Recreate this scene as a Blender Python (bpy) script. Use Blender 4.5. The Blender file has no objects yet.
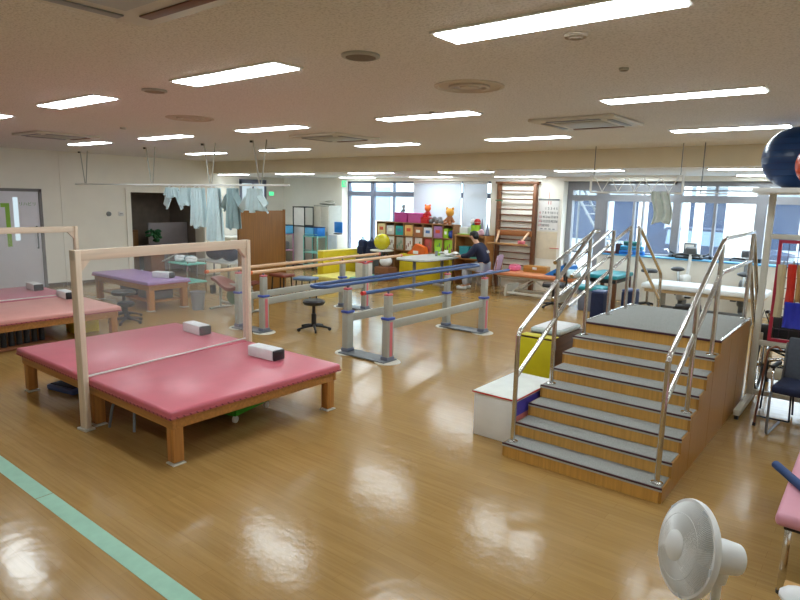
import bpy, bmesh, math, random
from mathutils import Vector, Matrix
import numpy as np
random.seed(7)
PI = math.pi
S = bpy.context.scene
COL = S.collection

# ------------------------------------------------------------------ camera
CAM = np.array([0.0, 0.0, 2.05])
ROT = np.array([[0.78266007, 0.11891891, -0.61098405],
                [0.62208470, -0.11584458, 0.77433239],
                [0.02130357, -0.98612288, -0.16464456]])
cd = bpy.data.cameras.new('camera')
cam = bpy.data.objects.new('camera', cd)
COL.objects.link(cam)
cd.sensor_width = 36.0
cd.lens = 36.0 * 610.5 / 800.0
cd.clip_start = 0.05
cd.clip_end = 200
M = Matrix(((ROT[0][0], -ROT[0][1], -ROT[0][2], 0), (ROT[1][0], -ROT[1][1], -ROT[1][2], 0),
            (ROT[2][0], -ROT[2][1], -ROT[2][2], 2.05), (0, 0, 0, 1)))
cam.matrix_world = M
S.camera = cam

# ------------------------------------------------------------------ world, exposure
W = bpy.data.worlds.new('world')
S.world = W
W.use_nodes = True
bg = W.node_tree.nodes['Background']
bg.inputs[0].default_value = (0.80, 0.92, 1.0, 1)
bg.inputs[1].default_value = 6.5
S.view_settings.view_transform = 'Standard'
S.view_settings.look = 'None'
S.view_settings.gamma = 1.0
S.view_settings.use_curve_mapping = False
S.view_settings.exposure = 0.0
LAMP = 24.0          # strength of the lit ceiling panels
LAMP_COL = (0.90, 1.0, 1.04)


def onwall(px, py, y):
    """point of the photograph carried onto the plane Y = y (used for the window wall)"""
    r = ROT @ np.array([px - 400.0, py - 300.0, 610.5])
    t = y / r[1]
    p = CAM + t * r
    return float(p[0]), float(p[2])


# ------------------------------------------------------------------ materials
MATS = {}


def lin(c):
    return tuple((x / 12.92 if x <= 0.04045 else ((x + 0.055) / 1.055) ** 2.4) for x in c)


def mat(name, rgb, rough=0.5, metal=0.0, var=0.06, scale=8.0, bump=0.0, coat=0.0, stretch=None, spec=0.5):
    """principled surface whose colour wanders a little with procedural noise; rgb is sRGB 0-255"""
    if name in MATS:
        return MATS[name]
    m = bpy.data.materials.new(name)
    m.use_nodes = True
    nt = m.node_tree
    b = nt.nodes['Principled BSDF']
    c = lin([v / 255 for v in rgb])
    tc = nt.nodes.new('ShaderNodeTexCoord')
    mp = nt.nodes.new('ShaderNodeMapping')
    nt.links.new(tc.outputs['Object'], mp.inputs[0])
    if stretch:
        mp.inputs['Scale'].default_value = stretch
    n = nt.nodes.new('ShaderNodeTexNoise')
    n.inputs['Scale'].default_value = scale
    n.inputs['Detail'].default_value = 4
    nt.links.new(mp.outputs[0], n.inputs['Vector'])
    r = nt.nodes.new('ShaderNodeValToRGB')
    r.color_ramp.elements[0].position = 0.3
    r.color_ramp.elements[1].position = 0.7
    r.color_ramp.elements[0].color = (*[v * (1 - var) for v in c], 1)
    r.color_ramp.elements[1].color = (*[min(1, v * (1 + var)) for v in c], 1)
    nt.links.new(n.outputs['Fac'], r.inputs[0])
    nt.links.new(r.outputs[0], b.inputs['Base Color'])
    b.inputs['Roughness'].default_value = rough
    b.inputs['Metallic'].default_value = metal
    b.inputs['Specular IOR Level'].default_value = spec
    b.inputs['Coat Weight'].default_value = coat
    b.inputs['Coat Roughness'].default_value = 0.15
    if bump:
        bp = nt.nodes.new('ShaderNodeBump')
        bp.inputs['Strength'].default_value = bump
        bp.inputs['Distance'].default_value = 0.01
        nt.links.new(n.outputs['Fac'], bp.inputs['Height'])
        nt.links.new(bp.outputs[0], b.inputs['Normal'])
    MATS[name] = m
    return m


def wood(name, rgb, rough=0.45, axis='x', var=0.18, scale=3.0):
    st = {'x': (0.6, 14, 14), 'y': (14, 0.6, 14), 'z': (14, 14, 0.6)}[axis]
    return mat(name, rgb, rough, 0, var, scale, 0.05, stretch=st)


def floor_mat():
    m = bpy.data.materials.new('floor_sheet')
    m.use_nodes = True
    nt = m.node_tree
    b = nt.nodes['Principled BSDF']
    tc = nt.nodes.new('ShaderNodeTexCoord')
    br = nt.nodes.new('ShaderNodeTexBrick')
    br.inputs['Scale'].default_value = 1.0
    br.inputs['Brick Width'].default_value = 0.9
    br.inputs['Row Height'].default_value = 0.09
    br.inputs['Mortar Size'].default_value = 0.0012
    br.offset = 0.37
    br.inputs['Color1'].default_value = (*lin((0.67, 0.535, 0.32)), 1)
    br.inputs['Color2'].default_value = (*lin((0.64, 0.505, 0.295)), 1)
    br.inputs['Mortar'].default_value = (*lin((0.59, 0.46, 0.26)), 1)
    nt.links.new(tc.outputs['Object'], br.inputs['Vector'])
    mp = nt.nodes.new('ShaderNodeMapping')
    mp.inputs['Scale'].default_value = (1.0, 16, 1)
    nt.links.new(tc.outputs['Object'], mp.inputs[0])
    n = nt.nodes.new('ShaderNodeTexNoise')
    n.inputs['Scale'].default_value = 2.2
    n.inputs['Detail'].default_value = 6
    nt.links.new(mp.outputs[0], n.inputs['Vector'])
    mx = nt.nodes.new('ShaderNodeMixRGB')
    mx.blend_type = 'MULTIPLY'
    mx.inputs[0].default_value = 1.0
    rp = nt.nodes.new('ShaderNodeValToRGB')
    rp.color_ramp.elements[0].position = 0.3
    rp.color_ramp.elements[0].color = (0.86, 0.84, 0.80, 1)
    rp.color_ramp.elements[1].position = 0.7
    rp.color_ramp.elements[1].color = (1.05, 1.05, 1.05, 1)
    nt.links.new(n.outputs['Fac'], rp.inputs[0])
    nt.links.new(br.outputs['Color'], mx.inputs[1])
    nt.links.new(rp.outputs[0], mx.inputs[2])
    nt.links.new(mx.outputs[0], b.inputs['Base Color'])
    b.inputs['Roughness'].default_value = 0.17
    b.inputs['Specular IOR Level'].default_value = 0.45
    n2 = nt.nodes.new('ShaderNodeTexNoise')
    n2.inputs['Scale'].default_value = 9
    nt.links.new(tc.outputs['Object'], n2.inputs['Vector'])
    bp = nt.nodes.new('ShaderNodeBump')
    bp.inputs['Strength'].default_value = 0.1
    bp.inputs['Distance'].default_value = 0.02
    nt.links.new(n2.outputs['Fac'], bp.inputs['Height'])
    nt.links.new(bp.outputs[0], b.inputs['Normal'])
    return m


def ceiling_mat():
    m = bpy.data.materials.new('rock_wool_ceiling')
    m.use_nodes = True
    nt = m.node_tree
    b = nt.nodes['Principled BSDF']
    tc = nt.nodes.new('ShaderNodeTexCoord')
    n = nt.nodes.new('ShaderNodeTexNoise')
    n.inputs['Scale'].default_value = 75
    n.inputs['Detail'].default_value = 5
    nt.links.new(tc.outputs['Object'], n.inputs['Vector'])
    r = nt.nodes.new('ShaderNodeValToRGB')
    r.color_ramp.elements[0].position = 0.34
    r.color_ramp.elements[0].color = (*lin((0.815, 0.81, 0.80)), 1)
    r.color_ramp.elements[1].position = 0.52
    r.color_ramp.elements[1].color = (*lin((0.915, 0.91, 0.905)), 1)
    nt.links.new(n.outputs['Fac'], r.inputs[0])
    nt.links.new(r.outputs[0], b.inputs['Base Color'])
    b.inputs['Roughness'].default_value = 0.9
    bp = nt.nodes.new('ShaderNodeBump')
    bp.inputs['Strength'].default_value = 0.4
    bp.inputs['Distance'].default_value = 0.01
    nt.links.new(n.outputs['Fac'], bp.inputs['Height'])
    nt.links.new(bp.outputs[0], b.inputs['Normal'])
    return m


def emit(name, rgb, strength):
    m = bpy.data.materials.new(name)
    m.use_nodes = True
    nt = m.node_tree
    nt.nodes.remove(nt.nodes['Principled BSDF'])
    e = nt.nodes.new('ShaderNodeEmission')
    e.inputs[0].default_value = (*rgb, 1)
    e.inputs[1].default_value = strength
    nt.links.new(e.outputs[0], nt.nodes['Material Output'].inputs[0])
    MATS[name] = m
    return m


def sheer(name, tint, alpha, rough=0.1, haze=(0.8, 0.85, 0.85)):
    """clear sheet: mostly transparent, with a little milky haze and gloss"""
    m = bpy.data.materials.new(name)
    m.use_nodes = True
    nt = m.node_tree
    nt.nodes.remove(nt.nodes['Principled BSDF'])
    t = nt.nodes.new('ShaderNodeBsdfTransparent')
    t.inputs[0].default_value = (*tint, 1)
    p = nt.nodes.new('ShaderNodeBsdfPrincipled')
    p.inputs['Base Color'].default_value = (*haze, 1)
    p.inputs['Roughness'].default_value = rough
    mx = nt.nodes.new('ShaderNodeMixShader')
    mx.inputs[0].default_value = alpha
    nt.links.new(t.outputs[0], mx.inputs[1])
    nt.links.new(p.outputs[0], mx.inputs[2])
    nt.links.new(mx.outputs[0], nt.nodes['Material Output'].inputs[0])
    MATS[name] = m
    return m


C_WALL = mat('cream_wall_paint', (242, 238, 226), 0.75, var=0.02, scale=3)
C_BEAM = mat('beam_paint', (224, 212, 184), 0.75, var=0.03, scale=3)
C_FRAME = mat('window_aluminium', (150, 152, 158), 0.45, 0.3, 0.03)
C_DFRAME = mat('dark_aluminium', (118, 124, 142), 0.45, 0.3, 0.03)
C_WHITE = mat('white_enamel', (228, 228, 224), 0.4, var=0.03)
C_OFFW = mat('offwhite_plastic', (208, 204, 190), 0.45, var=0.04)
C_STEEL = mat('polished_steel', (205, 203, 200), 0.16, 1.0, 0.03)
C_CHROME = mat('chrome', (215, 215, 215), 0.12, 1.0, 0.02)
C_BLACK = mat('black_plastic', (26, 26, 28), 0.45, var=0.1)
C_BVINYL = mat('black_vinyl', (36, 38, 42), 0.35, var=0.1, bump=0.1, scale=30)
C_GREY = mat('grey_plastic', (140, 142, 144), 0.5)
C_LGREY = mat('light_grey_enamel', (172, 172, 162), 0.45, var=0.04)
C_NAVY = mat('navy_fabric', (24, 34, 66), 0.8, var=0.15, scale=20)
C_TEAL = mat('teal_vinyl', (40, 140, 150), 0.4, var=0.06)
C_MINT = mat('mint_plastic', (120, 205, 190), 0.45)
C_BLUE = mat('blue_vinyl', (30, 120, 205), 0.4, var=0.06)
C_RED = mat('red_plastic', (200, 40, 40), 0.4)
C_YEL = mat('yellow_vinyl', (226, 202, 40), 0.45, var=0.05)
C_LIME = mat('lime_plastic', (160, 205, 50), 0.45)
C_ORANGE = mat('orange_plastic', (232, 110, 40), 0.45)
C_PINK = mat('rose_vinyl', (206, 106, 122), 0.32, var=0.05, scale=5, bump=0.06)
C_PEACH = mat('peach_vinyl', (224, 160, 152), 0.35, var=0.04, scale=5, bump=0.05)
C_LILAC = mat('lilac_vinyl', (166, 134, 184), 0.38, var=0.04, scale=5, bump=0.05)
C_MAG = mat('magenta_card', (196, 70, 150), 0.5)
C_LEG = wood('oak_leg_wood', (186, 128, 66), 0.4, 'z')
C_LEGX = wood('oak_apron_wood', (178, 124, 66), 0.4, 'x')
C_PINE = wood('pale_pine', (226, 208, 186), 0.6, 'z', 0.08)
C_PINEX = wood('pale_pine_beam', (226, 208, 186), 0.6, 'y', 0.08)
C_BAR = wood('beech_bar', (222, 182, 142), 0.35, 'y', 0.08)
C_SCREEN = wood('walnut_board', (136, 90, 32), 0.5, 'z', 0.16)
C_LADDER = wood('ladder_wood', (108, 68, 42), 0.45, 'z', 0.15)
C_STAIR = wood('stair_veneer', (198, 148, 72), 0.42, 'z', 0.14, 4)
C_STAIRS = wood('stair_side_veneer', (168, 120, 52), 0.42, 'z', 0.12, 4)
C_CARPET = mat('grey_carpet', (146, 148, 144), 0.95, var=0.18, scale=120, bump=0.3)
C_NOSE = mat('dark_nosing', (66, 30, 40), 0.5)
C_BLUEBAR = mat('blue_rail_coating', (52, 84, 140), 0.35, var=0.05)
C_COLLAR = mat('blue_collar', (62, 84, 170), 0.4)
C_PINKCAP = mat('pink_cap', (214, 112, 122), 0.45)
C_BROWNV = mat('brown_vinyl', (124, 58, 40), 0.4, var=0.08)
C_GOWN = mat('aqua_cotton', (206, 229, 234), 0.85, var=0.05, scale=10)
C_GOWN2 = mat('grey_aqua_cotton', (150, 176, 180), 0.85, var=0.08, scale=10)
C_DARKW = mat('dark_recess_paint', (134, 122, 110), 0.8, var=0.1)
C_PANEL = mat('grey_screen_panel', (142, 136, 140), 0.7, var=0.04)
C_SKIN = mat('skin', (214, 164, 134), 0.55, var=0.04)
C_HAIR = mat('black_hair', (20, 17, 18), 0.55, var=0.2, scale=40)
C_TROUSER = mat('light_grey_trousers', (176, 178, 186), 0.85, var=0.06)
C_JACKET = mat('navy_jacket', (20, 26, 56), 0.75, var=0.1)
C_BLIND = sheer('blind_fabric', (0.80, 0.90, 1.0), 0.84, 0.9, (0.78, 0.84, 0.90))
C_VINYL = sheer('clear_vinyl', (0.98, 0.985, 0.985), 0.08, 0.12)
C_GLASS = sheer('window_glass', (0.96, 0.985, 1.0), 0.05, 0.05, (0.7, 0.75, 0.8))
C_GREYMET = mat('painted_grey_metal', (118, 122, 126), 0.4, 0.2)
C_TOWEL = mat('white_cloth', (228, 230, 232), 0.9, var=0.04, scale=14, bump=0.2)
C_SKYB = mat('sky_blue_pad', (90, 170, 220), 0.5)
C_PAPER = mat('white_paper', (236, 234, 230), 0.7, var=0.02)
C_BROWNBOX = mat('brown_card', (130, 82, 50), 0.7, var=0.1)


def dotted(name, rgb1, rgb2, scale):
    m = mat(name, rgb1, .5)
    nt = m.node_tree
    w = nt.nodes.new('ShaderNodeTexWave')
    w.bands_direction = 'DIAGONAL'
    w.inputs['Scale'].default_value = scale
    r = nt.nodes.new('ShaderNodeValToRGB')
    r.color_ramp.interpolation = 'CONSTANT'
    r.color_ramp.elements[0].color = (*lin([v / 255 for v in rgb1]), 1)
    r.color_ramp.elements[1].position = .84
    r.color_ramp.elements[1].color = (*lin([v / 255 for v in rgb2]), 1)
    tc = nt.nodes.new('ShaderNodeTexCoord')
    nt.links.new(tc.outputs['Object'], w.inputs['Vector'])
    nt.links.new(w.outputs['Fac'], r.inputs[0])
    nt.links.new(r.outputs[0], nt.nodes['Principled BSDF'].inputs['Base Color'])
    return m


C_TACK = dotted('tack_strip', (186, 96, 104), (120, 50, 58), 11.0)


# ------------------------------------------------------------------ mesh builder
class B:
    def __init__(self):
        self.bm = bmesh.new()

    def _merge(self, t, mtx=None):
        if mtx is not None:
            bmesh.ops.transform(t, matrix=mtx, verts=t.verts)
        me = bpy.data.meshes.new('tmp')
        t.to_mesh(me)
        t.free()
        self.bm.from_mesh(me)
        bpy.data.meshes.remove(me)

    def box(self, cx, cy, cz, sx, sy, sz, bev=0.0, rot=(0, 0, 0), seg=2):
        t = bmesh.new()
        bmesh.ops.create_cube(t, size=1)
        bmesh.ops.scale(t, vec=(sx, sy, sz), verts=t.verts)
        if bev > 0:
            bev = min(bev, 0.49 * min(sx, sy, sz))
            bmesh.ops.bevel(t, geom=t.edges[:], offset=bev, segments=seg, affect='EDGES', profile=0.5)
        from mathutils import Euler
        m = Matrix.Translation((cx, cy, cz)) @ Euler(rot).to_matrix().to_4x4()
        self._merge(t, m)
        return self

    def b2(self, x0, x1, y0, y1, z0, z1, bev=0.0):
        return self.box((x0 + x1) / 2, (y0 + y1) / 2, (z0 + z1) / 2, abs(x1 - x0), abs(y1 - y0), abs(z1 - z0), bev)

    def cyl(self, p0, p1, r, r2=None, seg=14):
        p0, p1 = Vector(p0), Vector(p1)
        d = p1 - p0
        t = bmesh.new()
        bmesh.ops.create_cone(t, cap_ends=True, segments=seg, radius1=r, radius2=r if r2 is None else r2, depth=d.length)
        q = Vector((0, 0, 1)).rotation_difference(d.normalized())
        self._merge(t, Matrix.Translation((p0 + p1) / 2) @ q.to_matrix().to_4x4())
        return self

    def tube(self, pts, r, seg=8, closed=False, fillet=0.0):
        pts = [Vector(p) for p in pts]
        if fillet > 0 and len(pts) > 2:
            out = [pts[0]] if not closed else []
            n = len(pts)
            rng = range(n) if closed else range(1, n - 1)
            for i in rng:
                a, b, c = pts[i - 1], pts[i], pts[(i + 1) % n]
                f = min(fillet, (a - b).length * 0.45, (c - b).length * 0.45)
                s = b + (a - b).normalized() * f
                e = b + (c - b).normalized() * f
                for k in range(6):
                    u = k / 5
                    out.append(s * (1 - u) ** 2 + b * 2 * u * (1 - u) + e * u * u)
            if not closed:
                out.append(pts[-1])
            pts = out
        n = len(pts)
        bm = self.bm
        rings = []
        up = None
        for i in range(n):
            if closed:
                tg = (pts[(i + 1) % n] - pts[i - 1]).normalized()
            else:
                tg = (pts[min(i + 1, n - 1)] - pts[max(i - 1, 0)]).normalized()
            if up is None:
                up = tg.orthogonal().normalized()
            else:
                up = (up - tg * up.dot(tg))
                up = up.normalized() if up.length > 1e-6 else tg.orthogonal().normalized()
            sd = tg.cross(up)
            rr = r[i] if isinstance(r, (list, tuple)) else r
            rings.append([bm.verts.new(pts[i] + (up * math.cos(2 * PI * k / seg) + sd * math.sin(2 * PI * k / seg)) * rr) for k in range(seg)])
        m = n if closed else n - 1
        for i in range(m):
            a, b = rings[i], rings[(i + 1) % n]
            for k in range(seg):
                bm.faces.new((a[k], a[(k + 1) % seg], b[(k + 1) % seg], b[k]))
        if not closed:
            bm.faces.new(rings[0][::-1])
            bm.faces.new(rings[-1])
        return self

    def lathe(self, prof, c=(0, 0, 0), seg=24, mtx=None):
        t = bmesh.new()
        rings = []
        for (r, z) in prof:
            if r < 1e-5:
                rings.append([t.verts.new((0, 0, z))])
            else:
                rings.append([t.verts.new((r * math.cos(2 * PI * k / seg), r * math.sin(2 * PI * k / seg), z)) for k in range(seg)])
        for a, b in zip(rings, rings[1:]):
            for k in range(seg):
                k2 = (k + 1) % seg
                if len(a) == 1 and len(b) == 1:
                    continue
                if len(a) == 1:
                    t.faces.new((a[0], b[k2], b[k]))
                elif len(b) == 1:
                    t.faces.new((a[k], a[k2], b[0]))
                else:
                    t.faces.new((a[k], a[k2], b[k2], b[k]))
        bmesh.ops.recalc_face_normals(t, faces=t.faces)
        self._merge(t, (mtx if mtx is not None else Matrix()) if c == (0, 0, 0) else Matrix.Translation(c) @ (mtx if mtx is not None else Matrix()))
        return self

    def sph(self, c, rx, ry=None, rz=None, seg=20, rot=(0, 0, 0)):
        from mathutils import Euler
        t = bmesh.new()
        bmesh.ops.create_uvsphere(t, u_segments=seg, v_segments=max(8, seg * 2 // 3), radius=1)
        bmesh.ops.scale(t, vec=(rx, ry or rx, rz or rx), verts=t.verts)
        self._merge(t, Matrix.Translation(c) @ Euler(rot).to_matrix().to_4x4())
        return self

    def prism(self, poly, axis, a0, a1):
        """extrude a 2D polygon: axis 'x' -> poly in (y,z); 'y' -> (x,z); 'z' -> (x,y)"""
        t = bmesh.new()

        def P(u, v, w):
            return {'x': (w, u, v), 'y': (u, w, v), 'z': (u, v, w)}[axis]
        lo = [t.verts.new(P(u, v, a0)) for u, v in poly]
        hi = [t.verts.new(P(u, v, a1)) for u, v in poly]
        n = len(poly)
        t.faces.new(lo)
        t.faces.new(hi[::-1])
        for i in range(n):
            t.faces.new((lo[i], hi[i], hi[(i + 1) % n], lo[(i + 1) % n]))
        bmesh.ops.recalc_face_normals(t, faces=t.faces)
        self._merge(t)
        return self

    def cloth(self, fn, nu, nv, th=0.006):
        """double-sided sheet from fn(u,v)->(x,y,z), u,v in 0..1"""
        t = bmesh.new()
        g = [[t.verts.new(fn(i / nu, j / nv)) for j in range(nv + 1)] for i in range(nu + 1)]
        for i in range(nu):
            for j in range(nv):
                t.faces.new((g[i][j], g[i + 1][j], g[i + 1][j + 1], g[i][j + 1]))
        bmesh.ops.recalc_face_normals(t, faces=t.faces)
        t.normal_update()
        bmesh.ops.solidify(t, geom=t.faces[:], thickness=th)
        self._merge(t)
        return self

    def to(self, name, m, parent=None, loc=None, rz=0.0, rot=None):
        me = bpy.data.meshes.new(name)
        bmesh.ops.recalc_face_normals(self.bm, faces=self.bm.faces)
        self.bm.to_mesh(me)
        self.bm.free()
        me.polygons.foreach_set('use_smooth', [True] * len(me.polygons))
        me.set_sharp_from_angle(angle=0.65)
        me.materials.append(m)
        o = bpy.data.objects.new(name, me)
        COL.objects.link(o)
        if parent:
            o.parent = parent
        if loc:
            o.location = loc
        if rz:
            o.rotation_euler = (0, 0, rz)
        if rot:
            o.rotation_euler = rot
        return o


def E(name, label, cat, loc=(0, 0, 0), rz=0.0, group=None):
    o = bpy.data.objects.new(name, None)
    COL.objects.link(o)
    o.location = loc
    o.rotation_euler = (0, 0, rz)
    o.empty_display_size = 0.1
    return tag(o, label, cat, group)


def tag(o, label, cat, group=None, kind=None):
    o['label'] = label
    o['category'] = cat
    if group:
        o['group'] = group
    if kind:
        o['kind'] = kind
    return o


def st(o):
    o['kind'] = 'structure'
    return o


def dup(root, loc, rz=None, label=None, group=None):
    r = root.copy()
    COL.objects.link(r)
    r.location = loc
    if rz is not None:
        r.rotation_euler = (0, 0, rz)
    if label:
        r['label'] = label
    if group:
        r['group'] = group
    for ch in list(root.children):
        c = ch.copy()
        COL.objects.link(c)
        c.parent = r
        for g in ch.children:
            d = g.copy()
            COL.objects.link(d)
            d.parent = c
    return r


def text_mesh(name, body, size, m, parent=None, loc=(0, 0, 0), rot=(PI / 2, 0, 0), depth=0.001, align='CENTER'):
    cu = bpy.data.curves.new(name, 'FONT')
    cu.body = body
    cu.size = size
    cu.extrude = depth
    cu.align_x = align
    cu.align_y = 'CENTER'
    o = bpy.data.objects.new(name + '_tmp', cu)
    COL.objects.link(o)
    dg = bpy.context.evaluated_depsgraph_get()
    me = bpy.data.meshes.new_from_object(o.evaluated_get(dg))
    bpy.data.objects.remove(o)
    me.materials.clear()
    me.materials.append(m)
    n = bpy.data.objects.new(name, me)
    COL.objects.link(n)
    n.location = loc
    n.rotation_euler = rot
    if parent:
        n.parent = parent
    return n


def empty_part(name, parent, loc=(0, 0, 0)):
    raise RuntimeError


# ================================================================== SETTING
ZC, ZL = 2.883, 2.59         # main ceiling, lower ceiling beyond the beam
YB, YW, YG = 9.75, 13.0, 13.3  # beam face, window wall face, glass plane
XL, XL2, XR, YF = -14.03, -15.0, 3.2, -3.0

fo = st(B().b2(-15.3, XR + .2, YF - .2, 13.6, -0.1, 0).to('floor', floor_mat()))
CM = ceiling_mat()
st(B().b2(XL - .2, XR + .2, YF - .2, YB + .1, ZC, ZC + .1).to('ceiling', CM))
st(B().b2(-15.3, XR + .2, YB + .1, 13.6, ZL, ZL + .1).to('ceiling_far', CM))
st(B().b2(-15.3, XR + .2, YB, YB + .1, ZL, ZC + .1).to('trim_1', C_BEAM))
# left wall with a recess (Y 7.45-9.4) and jog behind the beam
r0, r1, rz_ = 7.45, 9.35, 2.05
lw = B()
lw.b2(XL - .15, XL, YF - .2, r0, 0, ZC)
lw.b2(XL - .15, XL, r0, r1, rz_, ZC)
lw.b2(XL - .15, XL, r1, YB + .15, 0, ZC)
st(lw.to('wall_left', C_WALL))
lw2 = B()
lw2.b2(XL2 - .15, XL2, YB, 13.3, 0, ZL)
lw2.b2(XL2, XL - .15, YB, YB + .15, 0, ZL)
st(lw2.to('wall_left_far', C_WALL))
# alcove behind the recess
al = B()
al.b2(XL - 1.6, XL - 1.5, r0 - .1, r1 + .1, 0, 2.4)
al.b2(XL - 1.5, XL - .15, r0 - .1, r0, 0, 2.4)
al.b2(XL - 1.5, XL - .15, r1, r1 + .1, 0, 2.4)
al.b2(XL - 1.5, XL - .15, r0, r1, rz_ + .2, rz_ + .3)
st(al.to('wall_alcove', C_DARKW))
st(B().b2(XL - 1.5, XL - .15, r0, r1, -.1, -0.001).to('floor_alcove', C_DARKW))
tr = B()
tr.b2(XL, XL + .03, r0 - .12, r0, 0, rz_ + .0)
tr.b2(XL, XL + .03, r0 - .12, r1 + .1, rz_, rz_ + .1)
st(tr.to('trim_2', C_WALL))
st(B().b2(XL + .001, XL + .012, YF, r0 - .12, 0, .07).to('baseboard_left', mat('dark_skirting', (96, 80, 66), 0.6)))
# right and front walls (behind the camera)
st(B().b2(XR, XR + .15, YF - .15, 13.6, 0, ZC).to('wall_right', C_WALL))
st(B().b2(XL, XR, YF - .15, YF, 0, ZC).to('wall_front', C_WALL))

# ---- window wall.  openings: A (left glazing), B (door), C (right glazing)
aX0, aX1 = -12.48, onwall(490, 210, YW)[0]
dX0 = onwall(561, 230, YW)[0]
SILL = 0.95
HEAD = 2.50
wb = B()
wb.b2(XL2, aX0, YW, YW + .35, 0, ZL)
wb.b2(aX1, dX0, YW, YW + .35, 0, ZL)
wb.b2(aX0, aX1, YW, YW + .35, HEAD, ZL)
wb.b2(dX0, XR, YW, YW + .35, HEAD, ZL)
wb.b2(aX0, aX1, YW, YW + .35, 0, .45)
cX0 = onwall(604, 230, YG)[0]
wb.b2(cX0, XR, YW, YW + .35, 0, SILL)
st(wb.to('wall_back', C_WALL))
st(B().b2(cX0, XR, YW - .03, YW + .2, SILL, SILL + .03, 0.008).to('trim_3', C_SKYB))


def zrow(py, px=700):
    return onwall(px, py, YG)[1]


# window frames, one window = frame + panes
def window(name, x0, x1, z0, z1, verts, horis, fm, fw=.05):
    f = B()
    f.b2(x0, x0 + fw, YG - .05, YG + .05, z0, z1)
    f.b2(x1 - fw, x1, YG - .05, YG + .05, z0, z1)
    f.b2(x0, x1, YG - .05, YG + .05, z0, z0 + fw)
    f.b2(x0, x1, YG - .05, YG + .05, z1 - fw, z1)
    for (v, w) in verts:
        f.b2(v - w / 2, v + w / 2, YG - .05, YG + .05, z0, z1)
    for (h, w) in horis:
        f.b2(x0, x1, YG - .06, YG + .06, h - w / 2, h + w / 2)
    o = st(f.to(name, fm))
    B().b2(x0 + .01, x1 - .01, YG - .004, YG + .004, z0 + .01, z1 - .01).to('window_glass', C_GLASS, o)
    return o


X = lambda px: onwall(px, 215, YG)[0]
window('window_1', aX0, aX1, .45, HEAD, [(X(373), .12), (X(394), .03), (X(415), .06), (X(464), .06)],
       [(2.15, .14)], C_DFRAME)
# glazed door
d = B()
dx0, dx1 = dX0, cX0
for a, b in ((dx0, dx0 + .12), (dx1 - .2, dx1)):
    d.b2(a, b, YG - .06, YG + .06, 0, HEAD)
d.b2(dx0 + .12, dx1 - .2, YG - .055, YG + .055, 2.08, 2.2)
d.b2(dx0 + .12, dx1 - .2, YG - .055, YG + .055, 2.30, HEAD)
d.b2(dx0 + .12, dx1 - .2, YG - .055, YG + .055, 0, .12)
d.box(dx0 + .28, YG - .09, 2.09, .22, .05, .05, .01)
dr = st(d.to('door_1', C_FRAME))
B().b2(dx0 + .05, dx1 - .05, YG - .004, YG + .004, .1, 2.4).to('door_glass', C_GLASS, dr)
xs = [X(634), X(676), X(716)]
window('window_2', cX0, X(676), SILL, HEAD, [(X(634), .04), (X(643), .03)], [(2.15, .14), (2.36, .14)], C_FRAME, .06)
window('window_3', X(676), X(761), SILL, HEAD, [(X(715), .05)], [(2.15, .14), (2.32, .03), (2.45, .1)], C_FRAME, .09)
window('window_4', X(761), XR, SILL, HEAD, [(X(761) + 1.2, .05), (X(761) + 2.4, .09)], [(2.15, .14), (2.32, .03), (2.45, .1)], C_FRAME, .09)


def blind(x0, x1, z0, label):
    e = E('roller_blind', label, 'blind', ((x0 + x1) / 2, YG - .12, z0))
    w = x1 - x0
    B().box(0, 0, (HEAD - z0) / 2, w, .004, HEAD - z0 - .02).to('blind_fabric', C_BLIND, e)
    B().cyl((-w / 2, 0, HEAD - z0 - .03), (w / 2, 0, HEAD - z0 - .03), .03).to('roller', C_WHITE, e)
    B().box(0, 0, .01, w, .02, .025, .004).to('bottom_bar', C_WHITE, e)


blind(X(416), X(463), .95, 'wide white roller blind drawn down over window above the toy shelf')
blind(X(465), X(489), .95, 'narrow white roller blind drawn down beside the wall bars')

# left wall double door, slit windows
dl = B()
dl.b2(XL, XL + .03, 4.02, 5.44, .01, 2.02, .004)
dw = st(dl.to('door_2', mat('lilac_grey_door', (222, 220, 228), 0.5, var=0.02)))
fr = B()
fr.b2(XL, XL + .05, 5.44, 5.50, 0, 2.08)
fr.b2(XL, XL + .05, 4.0, 5.50, 2.02, 2.08)
fr.to('door_frame', mat('door_frame_grey', (120, 116, 116), 0.5), dw)
B().b2(XL + .03, XL + .034, 4.95, 5.04, 1.02, 1.9).to('door_window', emit('slit_pane_glow', (0.75, 0.92, 1.0), 0.9), dw)  # pane glows by itself, standing in for light behind the door
hd = B().tube([(XL + .03, 5.36, .85), (XL + .08, 5.36, .85), (XL + .08, 5.36, 1.3), (XL + .03, 5.36, 1.3)], .014, fillet=.03)
hd.to('door_handle', C_GREYMET, dw)
g = B()
g.b2(XL + .03, XL + .034, 4.80, 4.88, .9, 1.78)
g.b2(XL + .03, XL + .034, 4.72, 4.80, 1.70, 1.78)
g.to('green_marking', mat('green_film', (140, 190, 60), 0.5), dw)
tx = text_mesh('door_lettering', '\u30ea\u30cf\u30d3\u30ea', .085, mat('door_letter_green', (120, 170, 110), 0.5), dw, (XL + .032, 5.22, 1.76), (PI / 2, 0, PI / 2))
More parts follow.
